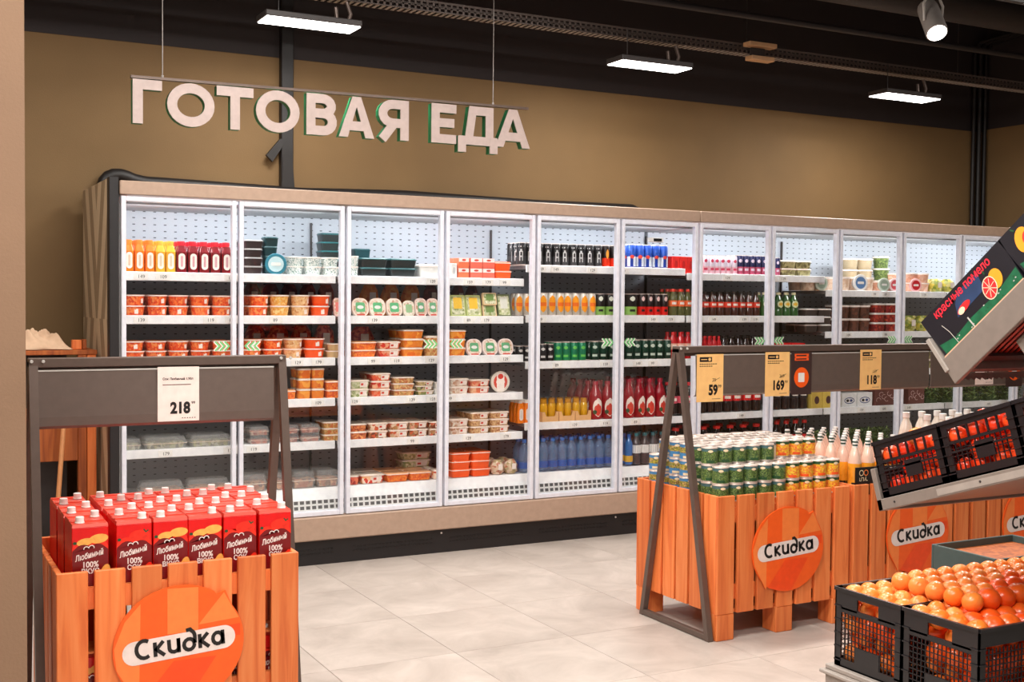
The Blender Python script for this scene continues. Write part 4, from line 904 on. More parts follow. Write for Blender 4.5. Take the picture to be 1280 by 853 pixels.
# ---------------- products in the cabinets ----------------
def C(key, c, r=.4, **k): return mat(key, c, r, **k)
FOODS = {
 'OR': food('f_orange', [(240, 84, 26), (255, 124, 50), (255, 156, 84), (228, 70, 22)]), 'ON': C('f_orange_plain', (255, 92, 30), .3), 'ON2': food('f_orange2', [(240, 110, 40), (250, 150, 60), (225, 90, 40)]),
 'YE': food('f_yellow', [(250, 190, 90), (236, 160, 60), (250, 220, 150)]), 'BE': food('f_beige', [(240, 190, 130), (250, 215, 165), (220, 150, 90)]), 'BG': C('f_tan', (206, 170, 120)), 'BN': food('f_grain', [(190, 140, 80), (236, 196, 130), (200, 110, 60)]),
 'OC': food('f_cheese', [(236, 130, 40), (250, 170, 70), (230, 110, 30)], 40), 'TM': food('f_tomato', [(214, 50, 30), (240, 190, 150), (226, 90, 50)], 50), 'RD': food('f_red', [(170, 20, 20), (220, 60, 40), (240, 130, 90)], 60),
 'RD2': food('f_meat', [(110, 30, 28), (150, 60, 50), (90, 24, 24)], 40), 'GN': food('f_green', [(90, 110, 60), (130, 150, 80), (70, 90, 50)]), 'GB': food('f_mix', [(130, 140, 70), (230, 200, 140), (90, 60, 40)], 60), 'PG': food('f_palegreen', [(196, 200, 150), (236, 232, 206), (150, 160, 100)], 70),
 'PG2': food('f_pale', [(220, 190, 170), (240, 230, 215), (200, 150, 120)], 60), 'BR': food('f_brown', [(206, 100, 56), (244, 164, 100), (170, 76, 50)]), 'BR2': food('f_tan2', [(206, 160, 110), (236, 200, 150), (170, 110, 70)]),
 'MW': food('f_meal', [(210, 90, 50), (245, 225, 200), (190, 140, 90), (120, 60, 40)], 55), 'RW': food('f_meal2', [(220, 60, 40), (250, 190, 130), (250, 240, 225)], 45), 'GC': food('f_herb', [(140, 136, 96), (184, 180, 120), (214, 206, 186), (110, 100, 84)], 60),
 'PC': food('f_pink', [(220, 120, 90), (245, 215, 195), (170, 80, 60)], 50), 'BC': food('f_pastry', [(190, 110, 76), (240, 180, 130), (120, 80, 64)], 45), 'SP': food('f_speck', [(236, 238, 232), (220, 226, 222), (60, 120, 110), (245, 245, 240)], 200),
 'WH': C('f_white', (238, 238, 234)), 'DK': C('f_dark', (54, 42, 42), .3), 'DT': C('f_darkteal', (34, 42, 42), .3), 'TE': C('f_teal', (24, 58, 62), .3), 'GO': food('f_olive', [(150, 140, 90), (190, 180, 130), (110, 100, 60)], 50),
 'BEJ': food('f_spread', [(226, 190, 160), (240, 214, 190)], 60), 'PKJ': food('f_pinkspread', [(226, 160, 130), (240, 196, 170)], 60), 'BG2': C('f_tallbeige', (176, 160, 130)), 'DW': C('f_darktub', (66, 56, 52)), 'BRW': food('f_brownjar', [(110, 64, 48), (70, 40, 34)], 50),
 'RDW': food('f_berry', [(150, 30, 36), (100, 20, 30), (190, 70, 50)], 60), 'YG': food('f_yellowgreen', [(220, 200, 80), (120, 140, 50), (240, 226, 150)], 45), 'GP': food('f_leafbag', [(226, 200, 170), (170, 150, 90), (240, 225, 205), (190, 120, 90)], 50)}
LIDS = {'OR': C('lid_orange', (255, 150, 96), .25), 'ON': C('lid_orange2', (250, 110, 60), .25), 'ON2': C('lid_clear_orange', (250, 180, 130), .2), 'YE': C('lid_yellow', (252, 190, 130), .25), 'BE': C('lid_beige', (250, 206, 170), .25),
 'DK': C('lid_grey', (150, 148, 146), .3), 'DT': C('lid_teal', (40, 92, 94), .3), 'TE': C('lid_darkteal', (28, 70, 74), .3), 'SP': C('lid_paleteal', (190, 214, 210), .3), 'GN': C('lid_green', (90, 140, 90), .3), 'WH': WHITE, 'DW': WHITE, 'BRW': WHITE, 'RDW': WHITE}
LIDC = C('lid_clear', (226, 206, 188), .15); STK = C('sticker_white', (246, 232, 222), .5); STR = C('sticker_red', (214, 60, 44), .5)
def rr3(w, d, r, z, n=3): return [(a, b, z) for a, b in rrect(w, d, r, n)]
CANC = {'BK': ((26, 24, 26), (60, 58, 60), (190, 186, 184)), 'FL': ((28, 20, 20), (230, 50, 20), (255, 160, 60)), 'BS': ((40, 80, 170), (30, 60, 150), (216, 220, 228)), 'OY': ((226, 220, 210), (200, 190, 178), (255, 160, 30)), 'GB': ((34, 30, 30), (150, 196, 100), (230, 235, 220)),
 'RB': ((40, 26, 28), (232, 34, 28), (236, 200, 196)), 'BW': ((34, 32, 34), (40, 36, 36), (214, 210, 206)), 'GN': ((20, 120, 84), (20, 130, 80), (110, 200, 90)), 'DG': ((22, 62, 46), (18, 50, 38), (196, 210, 196)), 'WP': ((226, 214, 226), (236, 190, 200), (200, 60, 90)), 'NP': ((36, 40, 80), (190, 80, 110), (220, 200, 214))}
def make(kind, opt, w, h):
    """one product, standing on z = 0, facing -y; returns root, depth"""
    nm = {'tub': 'deli_tub', 'rtub': 'food_tray', 'disc': 'round_pot', 'box': 'carton_box', 'can': 'drink_can', 'juice': 'juice_bottle', 'bigbot': 'syrup_bottle', 'water': 'water_bottle', 'sbot': 'soda_bottle', 'cola': 'cola_bottle', 'oval': 'oval_pack', 'pack': 'sliced_pack', 'clam': 'clear_box', 'bag': 'food_bag', 'crate': 'jar_tray', 'herb': 'herb_bunch'}[kind]
    if kind == 'tub':
        r = w / 2 * .97; b = LIDS.get(opt, LIDC); F = FOODS[opt]
        t = M().lathe([(r * .78, 0), (r * .80, .002), (r * .93, h * .86)], F, 16).build(nm)
        M().lathe([(r * .96, h * .84), (r, h * .86), (r, h * .97), (r * .96, h * .985), (r * .86, h * .985), (r * .84, h * .955)], b, 16, mb=[STK, STK, b, b, b]).build('lid', t)
        if opt in ('ON', 'OR', 'BE') : M().wrap(r * .885, h * .2, h * .72, STK, .2, -PI / 2 + .5, rows=1, n=2).build('sticker', t)
        return t, w
    if kind == 'rtub':
        d = min(.14, max(.09, w * .9)); F = FOODS[opt]; b = LIDS.get(opt, LIDC); W = w * .97
        m = M().loft(rr3(W * .84, d * .84, .012, .001), rr3(W * .95, d * .95, .016, h * .82), F); t = m.build(nm)
        M().loft(rr3(W, d, .018, h * .80), rr3(W, d, .018, h * .88), STK if opt not in ('DK', 'DT', 'TE') else b).loft(rr3(W * .96, d * .96, .016, h * .88), rr3(W * .90, d * .90, .016, h * .985), b).build('lid', t)
        if opt in ('TM', 'MW', 'PG2', 'RW', 'PG', 'BR2', 'GB'):
            g = M(); y = -d * .475; g.add([(-W * .02, y * .93, h * .15), (W * .34, y * .93, h * .15), (W * .36, y - .0015, h * .76), (-W * .02, y - .0015, h * .76)], [(0, 1, 2, 3)], STK)
            g.add([(W * .02, y * .96 - .001, h * .35), (W * .14, y * .96 - .001, h * .35), (W * .14, y - .002, h * .6), (W * .02, y - .002, h * .6)], [(0, 1, 2, 3)], STR); g.build('sleeve_label', t, smooth=False)
        return t, d
    if kind == 'clam':
        d = .12; W = w * .96; F = FOODS[opt]
        t = M().loft(rr3(W * .8, d * .8, .01, .003), rr3(W * .84, d * .84, .01, h * .55), F).build(nm)
        M().loft(rr3(W * .9, d * .9, .012, 0), rr3(W, d, .016, h * .45), CLEARP, caps=False).loft(rr3(W, d, .016, h * .45), rr3(W * .86, d * .86, .014, h), CLEARP).build('clear_lid', t, smooth=False)
        M().loft(rr3(W, d, .016, h * .43), rr3(W, d, .016, h * .48), LIDC, caps=False).build('rim', t)
        return t, d
    if kind == 'box':
        cols = {'WH2': ((238, 236, 232), (200, 200, 200)), 'OW': ((240, 120, 80), (250, 232, 224)), 'OW2': ((238, 110, 90), (250, 236, 230)), 'RR': ((226, 40, 34), (190, 26, 26)), 'CR': ((222, 30, 34), (50, 70, 150)), 'YB': ((220, 190, 90), (90, 60, 60)), 'WO': ((236, 236, 236), (60, 80, 130)), 'PB': ((110, 66, 62), (220, 190, 190))}[opt]
        d = .08; W = w * .95; t = M().cbox(-W / 2, W / 2, -d / 2, d / 2, 0, h * .98, C('bx_' + opt, cols[0]), .002).build(nm)
        m2 = C('bp_' + opt, cols[1]); g = M(); Y = -d / 2 - .0006
        if opt in ('OW', 'OW2'): g.poly([(-W / 2 + .001, h * .6), (W / 2 - .001, h * .6), (W / 2 - .001, h * .97), (-W / 2 + .001, h * .97)], Y, m2).poly(ell(0, h * .78, W * .2, h * .1, 10), Y - .0004, STR)
        elif opt == 'WO': g.ribbon(ell(0, h * .45, W * .33, h * .2, 14), .006, m2, Y, closed=True).poly(ell(-W * .12, h * .45, W * .1, h * .1, 8), Y, BLACK).poly(ell(W * .12, h * .45, W * .1, h * .1, 8), Y, m2)
        elif opt == 'PB':
            for k in range(7): g.ribbon(arc(-W * .35 + W * .12 * k, h * (.3 + .4 * ((k * 37) % 10) / 10), W * .1, h * .12, 30 * k, 30 * k + 220, 6), .004, m2, Y - .0002 * k)
        else: g.poly(ell(0, h * .5, W * .22, h * .24, 12), Y, m2)
        g.build('box_print', t, smooth=False); return t, d
    if kind == 'can':
        a, b2, c = CANC[opt]; r = w / 2 * .96; A = C('can_a' + opt, a, .28, metal=.2); B = C('can_b' + opt, b2, .28, metal=.2); Cc = C('can_c' + opt, c, .3)
        t = M().lathe([(r * .8, 0), (r, h * .05), (r, h * .42), (r, h * .9), (r * .84, h * .965), (r * .86, h), (r * .78, h), (r * .76, h * .98)], A, 14, mb=[TIN, B, A, A, TIN, TIN, TIN]).build(nm)
        g = M(); R = r + .0006
        if opt == 'BK': g.ribbon([(0, 0), (1, 0)], .1, Cc, 0) if 0 else None; [g.wrap(R, h * z0, h * z1, Cc, an, -PI / 2 - .3 + of, n=2, rows=1) for z0, z1, an, of in ((.2, .62, .10, -.28), (.2, .62, .10, .30), (.58, .70, .2, 0), (.36, .42, .28, 0), (.80, .84, .6, 0))]
        elif opt == 'FL': g.wrap(R, h * .38, h * .80, Cc, .35, -PI / 2 - .3, ell=True)
        elif opt == 'BS': [g.wrap(R, h * .08, h * .48, Cc, .38, -PI / 2 + of, rows=1, n=3) for of in (-1.1, .35)]; g.wrap(R + .0003, h * .4, h * .55, STR, .5, -PI / 2 - .3, ell=True)
        elif opt == 'OY': g.wrap(R, h * .16, h * .88, Cc, .85, -PI / 2 - .3, ell=True, n=8, rows=7); g.wrap(R + .0003, h * .42, h * .58, C('can_org', (240, 110, 30)), .7, -PI / 2 - .3, rows=1)
        elif opt in ('GB', 'RB'): g.wrap(R, h * .66, h * .88, Cc, .4, -PI / 2 - .3, ell=True); g.wrap(R + .0002, h * .2, h * .3, BLACK, .4, -PI / 2 - .3, rows=1)
        else: g.wrap(R, h * .62, h * .80, Cc, .5, -PI / 2 - .3, ell=True); g.wrap(R, h * .22, h * .34, Cc, .55, -PI / 2 - .3, rows=1)
        g.build('can_print', t); return t, w
    if kind == 'juice':
        col = {'O': (250, 120, 20), 'Y': (236, 170, 50), 'R': (120, 10, 22), 'OB': (250, 130, 30)}[opt]; A = C('jc_' + opt, col, .2, coat=.5); W = w * .94; q = W / 2
        t = M().loft(rr3(W * .96, W * .96, q * .35, 0), rr3(W, W, q * .35, h * .66), A).loft(rr3(W, W, q * .35, h * .66), rr3(W * .68, W * .68, q * .3, h * .86), A).build(nm)
        cp = {'O': (236, 130, 40), 'Y': (240, 170, 60), 'R': (214, 20, 40), 'OB': (240, 236, 230)}[opt]; M().lathe([(q * .72, h * .86), (q * .74, h * .97), (q * .70, h)], C('jcap_' + opt, cp), 12).build('cap', t)
        M().poly(rrect(W * .62, h * .50, W * .3, 5, 0, h * .37), -q - .0008, STK).poly(rrect(W * .2, h * .34, W * .09, 3, 0, h * .37), -q - .0012, C('jl_' + opt, tuple(int(150 + x * .3) for x in cp))).build('label', t, smooth=False)
        return t, w
    if kind in ('bigbot', 'water', 'sbot', 'cola'):
        r = w / 2 * .96; wat = kind == 'water'
        spec = {('bigbot', 'RD'): ((150, 8, 30), (170, 20, 50), (240, 230, 225)), ('water', 'BL'): ((112, 132, 158), (60, 120, 200), (40, 90, 170)), ('water', 'BP'): ((40, 110, 180), (40, 100, 190), (230, 180, 60)), ('water', 'TW'): ((70, 70, 74), (20, 110, 120), (236, 236, 234)),
                ('sbot', 'GR'): ((90, 90, 50), (230, 60, 40), (240, 110, 60)), ('sbot', 'RD'): ((70, 34, 26), (40, 30, 26), (226, 60, 36)), ('sbot', 'GG'): ((50, 96, 46), (230, 220, 180), (226, 232, 180)), ('sbot', 'RC'): ((190, 20, 30), (210, 20, 30), (236, 190, 170)),
                ('sbot', 'CO'): ((34, 20, 20), (30, 24, 24), (120, 90, 80)), ('cola', 'CP'): ((36, 20, 20), (214, 40, 50), (220, 90, 110)), ('cola', 'CR'): ((36, 20, 20), (220, 40, 36), (226, 30, 34)), ('cola', 'CB'): ((36, 22, 24), (50, 70, 150), (40, 36, 40))}[(kind, opt)]
        A = C('bt_%s%s' % (kind, opt), spec[0], .12, coat=.6, var=.12); K = C('bc_%s%s' % (kind, opt), spec[1], .35); Lb = C('bl_%s%s' % (kind, opt), spec[2], .4)
        t = M().lathe([(r * .8, 0), (r, h * .03), (r, h * .30), (r * .93, h * .34), (r, h * .38), (r, h * .60), (r * (.90 if wat else .82), h * .72), (r * (.5 if wat else .42), h * (.82 if wat else .86)), (r * .36, h * .92)], WATERB if wat and opt == 'BL' else A, 14).build(nm)
        M().lathe([(r * .46, h * .90), (r * .46, h * .985), (r * .40, h)], K, 10).build('cap', t)
        g = M()
        if kind == 'bigbot': g.wrap(r + .0006, h * .08, h * .56, STK, .8, ell=True, n=8, rows=6).wrap(r + .001, h * .1, h * .42, STR, .62, ell=True, rows=5).wrap(r + .0012, h * .14, h * .26, LEAF, .3, -PI / 2 - .5, ell=True)
        elif kind == 'water': g.wrap(r + .0006, h * .10, h * .30, Lb, 3.0, n=14, rows=1) if opt != 'TW' else g.wrap(r + .0006, h * .36, h * .62, Lb, 3.0, n=14, rows=1)
        elif opt == 'GG': g.wrap(r + .0006, h * .36, h * .66, Lb, .8, ell=True, n=8, rows=6).wrap(r + .001, h * .44, h * .58, C('oval_yel', (240, 190, 60)), .5, ell=True)
        else: g.wrap(r + .0006, h * .36, h * .58, Lb, 2.6, n=12, rows=1).wrap(r + .001, h * .43, h * .52, STK, .55, -PI / 2 - .2, rows=1)
        g.build('label', t); return t, w
    if kind in ('oval', 'pack'):
        W = w * .95; H = h / .97; lean = math.radians(14)
        cc = {'PK': ((240, 200, 190), (236, 120, 110)), 'GR': ((246, 222, 206), (90, 180, 120)), 'GW': ((236, 226, 206), (150, 190, 140)), 'PG': ((244, 214, 204), (110, 176, 130)), 'GG2': ((240, 220, 214), (100, 170, 120)), 'GY': ((196, 206, 130), (250, 200, 60)), 'BG': ((240, 206, 160), (120, 150, 80)), 'GG': ((110, 120, 80), (226, 226, 214))}[opt]
        T = Matrix.Rotation(-lean, 4, 'X'); rd = W * .4 if kind == 'oval' else .004
        t = M().prism(rrect(W, H, rd, 5, 0, H / 2), 0, .022, C('ov_' + opt, cc[0]), None, T).build(nm)
        g = M(); g.poly(rrect(W * .84, H * .84, rd * .8, 5, 0, H / 2), -.0006, FOODS['PG2'] if kind == 'oval' else FOODS['PG'], T)
        g.poly(rrect(W * .56, H * .52, W * .1 if kind == 'oval' else .003, 4, 0, H * (.5 if kind == 'oval' else .62)), -.0012, C('ol_' + opt, cc[1]), T)
        if opt in ('GR', 'GG2', 'PG'): g.poly(ell(0, H * .5, W * .2, H * .10, 10), -.0016, WHITE, T).poly(rrect(W * .5, H * .07, .002, 2, 0, H * .09), -.0016, STR, T)
        g.build('front_label', t, smooth=False); return t, .06
    if kind == 'disc':
        r = h / 2; cc = {'TD': ((40, 120, 140), (190, 220, 226)), 'RW': ((226, 214, 200), (214, 70, 50)), 'GD': ((196, 206, 190), (150, 170, 150)), 'BD': ((236, 234, 230), (90, 130, 180)), 'PD': ((246, 206, 206), (214, 80, 90)), 'RDD': ((250, 190, 190), (206, 20, 40))}[opt]
        T = Matrix.Translation((0, 0, r)) @ Matrix.Rotation(PI / 2, 4, 'X'); t = M().lathe([(r * .8, -.05), (r * .93, -.008)], C('db_' + opt, tuple(int(x * .8) for x in cc[0])), 20, T).build(nm)
        M().lathe([(r * .97, -.008), (r, -.004), (r, .002), (r * .96, .004)], C('dl_' + opt, cc[0]), 24, T).build('lid', t)
        g = M().poly(ell(0, r, r * .72, r * .72, 20), -.0046, C('dp_' + opt, cc[1])); g.poly(rrect(r * .9, r * .3, r * .1, 3, 0, r), -.0052, WHITE)
        if opt == 'RW': g.poly(rrect(r * .8, r * 1.7, .004, 3, 0, r), -.0054, STK).poly(ell(0, r * 1.5, r * .3, r * .25, 10), -.0058, STR)
        g.build('lid_print', t, smooth=False); return t, .06
    if kind == 'bag':
        rgb = random.Random(int(w * 1e4)); F = FOODS[opt]; b = M(); n = 10; prof = []
        vs = []; fs = []
        for j in range(6):
            v = j / 5; rr_ = math.sin(PI * (.12 + .8 * v)) ** .5
            for i in range(n):
                a = 2 * PI * i / n; k = 1 + rgb.uniform(-.10, .10); vs.append((w * .48 * rr_ * math.cos(a) * k, .05 * rr_ * math.sin(a) * k, h * v))
        for j in range(5):
            for i in range(n): fs.append((j * n + i, j * n + (i + 1) % n, (j + 1) * n + (i + 1) % n, (j + 1) * n + i))
        fs += [tuple(range(n))[::-1], tuple(5 * n + i for i in range(n))]
        t = b.add(vs, fs, F).build(nm); M().poly(rrect(w * .3, h * .4, .003, 2, 0, h * .55), -.053, STK).build('label', t, smooth=False); return t, .1
    if kind == 'crate':
        W = w * .97; K = C('cardboard', (226, 176, 120), .7); Y = C('jar_yellow', (214, 160, 20), .25, coat=.5); L_ = C('jar_lid', (190, 130, 20), .3)
        t = M().prism([(-W / 2, 0), (W / 2, 0), (W / 2, h * .45), (W * .36, h * .45), (W * .26, h * .25), (-W * .26, h * .25), (-W * .36, h * .45), (-W / 2, h * .45)], -.05, -.047, K).box(-W / 2, -W / 2 + .002, -.047, .05, 0, h * .45, K).box(W / 2 - .002, W / 2, -.047, .05, 0, h * .45, K).box(-W / 2, W / 2, -.047, .05, 0, .002, K).build(nm, smooth=False)
        for i in (-1, 1): M().lathe([(W * .2, .003), (W * .22, .01), (W * .22, h * .7), (W * .17, h * .82), (W * .18, h * .82), (W * .18, h)], Y, 12, Matrix.Translation((i * W * .245, -.005, 0)), mb=[Y, Y, Y, L_, L_]).build('jar', t)
        return t, .1
    if kind == 'herb':
        g_ = random.Random(int(w * 1e4) + int(h * 1e4)); G1 = C('herb_a', (84, 110, 52), .6, var=.2); G2 = C('herb_b', (130, 150, 90), .6, var=.2); G3 = C('herb_c', (52, 74, 40), .6); m = M()
        for i in range(420):
            p = Vector((g_.uniform(-.44, .44) * w, g_.uniform(-.05, .05), .02 + (h - .045) * g_.random() ** .8)); a = Vector((g_.uniform(-1, 1), g_.uniform(-1, 1), g_.uniform(-.3, 1))).normalized() * g_.uniform(.012, .028); b_ = a.cross(Vector((g_.uniform(-1, 1), g_.uniform(-1, 1), g_.uniform(-1, 1)))).normalized() * .0045
            m.add([p - a, p + b_, p + a, p - b_], [(0, 1, 2, 3)], (G1, G2, G3)[i % 3])
        t = m.build(nm, smooth=False); M().loft(rr3(w * .7, .08, .01, 0), rr3(w * .6, .07, .01, h * .3), G3).build('stems', t); return t, .12
CATS = {'tub': 'tub', 'rtub': 'tray', 'disc': 'pot', 'box': 'box', 'can': 'can', 'juice': 'bottle', 'bigbot': 'bottle', 'water': 'bottle', 'sbot': 'bottle', 'cola': 'bottle', 'oval': 'pack', 'pack': 'pack', 'clam': 'food box', 'bag': 'bag', 'crate': 'jar tray', 'herb': 'herbs'}
SH = ['top shelf', 'second shelf', 'third shelf', 'fourth shelf', 'fifth shelf', 'bottom deck']
count = {}; rp = random.Random(11)
def doorno(x, y): return int(math.floor((-1.105 + (x + 1.105) * (6.513) / (y + 6.513)) / DW))
def fill():
    for (mod, lv, z, kind, opt, xa, xb, n, h, st, dp, desc, yo) in RUNS:
        w = (xb - xa) / n; proto, d = make(kind, opt, w, h); fresh = True
        nsh = 6 if mod == 'A' else 5
        sh = 'bottom deck' if lv == nsh - 1 else SH[lv]
        pitch = max(d * 1.02, .045)
        if kind == 'herb': dp = 1
        y0 = .14 + max(yo, 0) + d / 2 if yo >= 0 else .135
        rows = 1 if kind in ('oval', 'disc', 'pack') else dp
        if kind in ('oval', 'pack'): y0 = .15
        for j in range(rows):
            y = y0 + j * pitch
            if y + d / 2 > .615: break
            for i in range(n):
                x = xa + w * (i + .5); dn = doorno(x, y); key = (desc, mod, lv, dn, j)
                count[key] = count.get(key, 0) + 1
                for q in range(st):
                    jx = rp.uniform(-.003, .003) if kind in ('tub', 'rtub') else 0
                    lab = '%s, %s from left%s%s, %s, %s door' % (desc, ORD[min(13, count[key] - 1)], (', ' + (['bottom', 'top'][q] if st == 2 else ['lowest', 'second tier', 'third tier', 'fourth tier', 'fifth tier', 'top'][q if q < st - 1 else 5])) if st > 1 else '', (', ' + ['', 'behind', 'third row', 'back'][j]) if j else '', sh, ORD[max(0, min(11, dn))])
                    lab = lab.replace('third row', 'row three')
                    L = (x + jx, y, z + .0016 + q * h * .99)
                    if kind == 'can' or kind in ('sbot', 'cola', 'water', 'bigbot'): rz = rp.uniform(-.25, .25)
                    elif kind == 'tub': rz = rp.uniform(-.6, .4)
                    else: rz = rp.uniform(-.03, .03) if yo >= 0 else -.15
                    if fresh: proto.location = L; proto.rotation_euler = (0, 0, rz); tag(proto, lab, CATS[kind], desc + ' row'); fresh = False
                    else: dup(proto, L, lab, rz)
fill()

# ---------------- tilted fruit rack at the right ----------------
FR = {}
def fruitmat(key, c, c2):
    m = mat(key, c, .28, var=.10, scale=9, coat=.25); nt = m.node_tree; oi = nt.nodes.new('ShaderNodeObjectInfo'); hs = nt.nodes.new('ShaderNodeMix'); hs.data_type = 'RGBA'
    b = nt.nodes['Principled BSDF']; src = b.inputs['Base Color'].links[0].from_socket; nt.links.new(src, hs.inputs[6]); hs.inputs[7].default_value = (*srgb(c2), 1); nt.links.new(oi.outputs['Random'], hs.inputs[0]); nt.links.new(hs.outputs[2], b.inputs['Base Color']); return m
FPALE_LIT = fruitmat('fruit_pale_lit', (255, 130, 44), (255, 152, 74)); FDEEP_SHADE = fruitmat('fruit_deep_shaded', (254, 108, 32), (244, 80, 18)); FTOM = fruitmat('fruit_red', (255, 84, 30), (246, 52, 20))  # pale and deep: lit and shaded tones put into the fruit colour
def fruit(m, r, name, lab, grp):
    t = M().lathe([(.003, -r * .90), (r * .45, -r * .84), (r * .80, -r * .55), (r * .98, -r * .12), (r * .98, r * .2), (r * .84, r * .55), (r * .55, r * .80), (r * .2, r * .90), (.004, r * .87)], m, 16).build(name); return tag(t, lab, 'fruit', grp)
def black_crate(W, D, H, lab, loc, R=None, slats=False):
    """lattice crate: W along x, D along y, taper towards the floor"""
    t = thing('black_plastic_crate', lab, 'crate', loc)
    if R: t.rotation_euler = R
    tp_ = .012; T = .006
    def wall(L, name, Mx, handle):
        g = M()     # wall in local u (0..L), v (0..H), thickness along y 0..T, outside towards -y
        def bx(u0, u1, v0, v1, y0=0, y1=T): g.box(u0, u1, y0, y1, v0, v1, BLKP, Mx)
        bx(0, L, H - .012, H, -.006, T); bx(0, L, 0, .03); bx(0, .03, 0, H); bx(L - .03, L, 0, H)
        if slats:
            bx(.03, L - .03, H - .028, H - .012); bx(.03, L - .03, H - .078, H - .068)
            k = 6
            for i in range(1, k): u = .03 + (L - .06) * i / k; bx(u - .003, u + .003, H - .07, H - .026)
            bx(.03, L - .03, .085, .092); bx(L * .42, L * .66, .05, .105)
            vtop = H - .072
        else:
            if handle: bx(.03, L * .34, H - .075, H - .012); bx(L * .66, L - .03, H - .075, H - .012); bx(L * .34, L * .66, H - .028, H - .012); bx(.03, L - .03, H - .085, H - .068)
            else: bx(.03, L - .03, H - .06, H - .012)
            bx(L * .32, L * .68, .03, .085); vtop = H - .068
        sp_ = .019 if slats else .0165; nn = int((L - .06) / sp_)
        for i in range(1, nn): u = .03 + (L - .06) * i / nn; bx(u - .0013, u + .0013, .03, vtop, .001, T - .001)
        nv = int((vtop - .03) / (.021 if slats else .017))
        for i in range(1, nv): v = .03 + (vtop - .03) * i / nv; bx(.03, L - .03, v - .0013, v + .0013, .001, T - .001)
        for i in range(0, 5): bx(.001, .031, .02 + i * (H - .04) / 5, .024 + i * (H - .04) / 5, -.004, 0); bx(L - .031, L - .001, .02 + i * (H - .04) / 5, .024 + i * (H - .04) / 5, -.004, 0)
        g.build('crate_wall', t, smooth=False)
    wall(W, 'f', Matrix.Identity(4), slats); wall(W, 'b', Matrix.Translation((W, D, 0)) @ Matrix.Rotation(PI, 4, 'Z'), False)
    wall(D, 'l', Matrix.Translation((0, D, 0)) @ Matrix.Rotation(-PI / 2, 4, 'Z'), True); wall(D, 'r', Matrix.Translation((W, 0, 0)) @ Matrix.Rotation(PI / 2, 4, 'Z'), True)
    M().box(0, W, 0, D, 0, .005, BLKP).build('crate_floor', t, smooth=False)
    return t
def heap(mt, proto, x0, x1, y0, y1, z0, z1, r, lab, grp, bulge=.0, rot=None, org=None, seed=1, shell=True):
    """fruit packed in layers; only the outer ones that show"""
    g_ = random.Random(seed); p = r * 1.96; nx = max(1, int((x1 - x0) / p)); ny = max(1, int((y1 - y0) / p)); z = z0 + r * .92; k = 0; n = 0
    px = (x1 - x0 - 2 * r) / max(1, nx - 1) if nx > 1 else 0; py = (y1 - y0 - 2 * r) / max(1, ny - 1) if ny > 1 else 0
    top = z1
    while z < top + bulge:
        off = (k % 2) * .5; ins = max(0, (z - z1) / r * .8)
        for i in range(nx - (k % 2)):
            for j in range(ny - (k % 2)):
                x = x0 + r + (i + off) * px; y = y0 + r + (j + off) * py
                e = min(x - x0, x1 - x, y - y0, y1 - y) / r
                if z > z1 and e < 1 + ins: continue
                edge = (i == 0 or j == 0 or z > top - r * 2.2)
                if shell and not edge: continue
                P = Vector((x + g_.uniform(-.1, .1) * r, y + g_.uniform(-.1, .1) * r, z + g_.uniform(-.08, .1) * r * (1 if z > z0 + 2 * r else 0)))
                if rot is not None: P = org + rot @ P
                if proto[0]: o = proto[1]; proto[0] = False; o.location = P
                else: o = dup(proto[1], P)
                o['label'] = '%s, %s layer up, %s row in, %s along' % (lab, ORD[k], ORD[j], ORD[i]); o['group'] = grp; o.rotation_euler = (g_.uniform(-.9, .9), g_.uniform(-.9, .9), g_.uniform(-3, 3)); n += 1
        z += r * 1.55; k += 1
R0 = .036
prP = [True, fruit(FPALE_LIT, R0, 'orange_fruit', 'x', 'x')]; prD = [True, fruit(FDEEP_SHADE, R0 * 1.12, 'orange_fruit', 'x', 'x')]; prT = [True, fruit(FTOM, .034, 'red_orange_fruit', 'x', 'x')]
# bottom tier: level crates on a grey plinth, the rack's end faces the left
XR = 1.9
pl = thing('display_plinth', 'light grey stepped plinth under the black crates of orange fruit', 'plinth', (XR - .02, -4.0, 0))
M().cbox(0, 1.5, 0, .70, 0, .205, RACKL, .004).cbox(.8, 1.5, .7, 1.3, 0, .205, RACKL, .004).build('plinth_body', pl); M().cbox(-.02, 1.52, -.02, .71, .205, .218, RACKL, .003).build('plinth_ledge', pl); M().cbox(.0, 1.5, .0, .70, .218, .236, RACKL, .003).cbox(.8, 1.5, .7, 1.3, .205, .236, RACKL, .003).build('plinth_top', pl)
CZ = .237; CH = .282; CW = .48; CD = .314
for k, (x, y, lab) in enumerate(((XR, -3.958, 'black lattice crate of orange fruit, bottom tier, nearest the camera'), (XR, -3.640, 'black lattice crate of orange fruit, bottom tier, left and further back'), (XR + .484, -3.958, 'black lattice crate of orange fruit, bottom tier, second column, nearer'), (XR + .484, -3.640, 'black lattice crate of orange fruit, bottom tier, second column, further back'))):
    black_crate(CW, CD, CH, lab, (x, y, CZ))
def put_fruit(pr, P, lab, grp, g_):
    if pr[0]: o = pr[1]; pr[0] = False; o.location = P
    else: o = dup(pr[1], P)
    o['label'] = lab; o['group'] = grp; o.rotation_euler = (g_.uniform(-.9, .9), g_.uniform(-.9, .9), g_.uniform(-3, 3)); return o
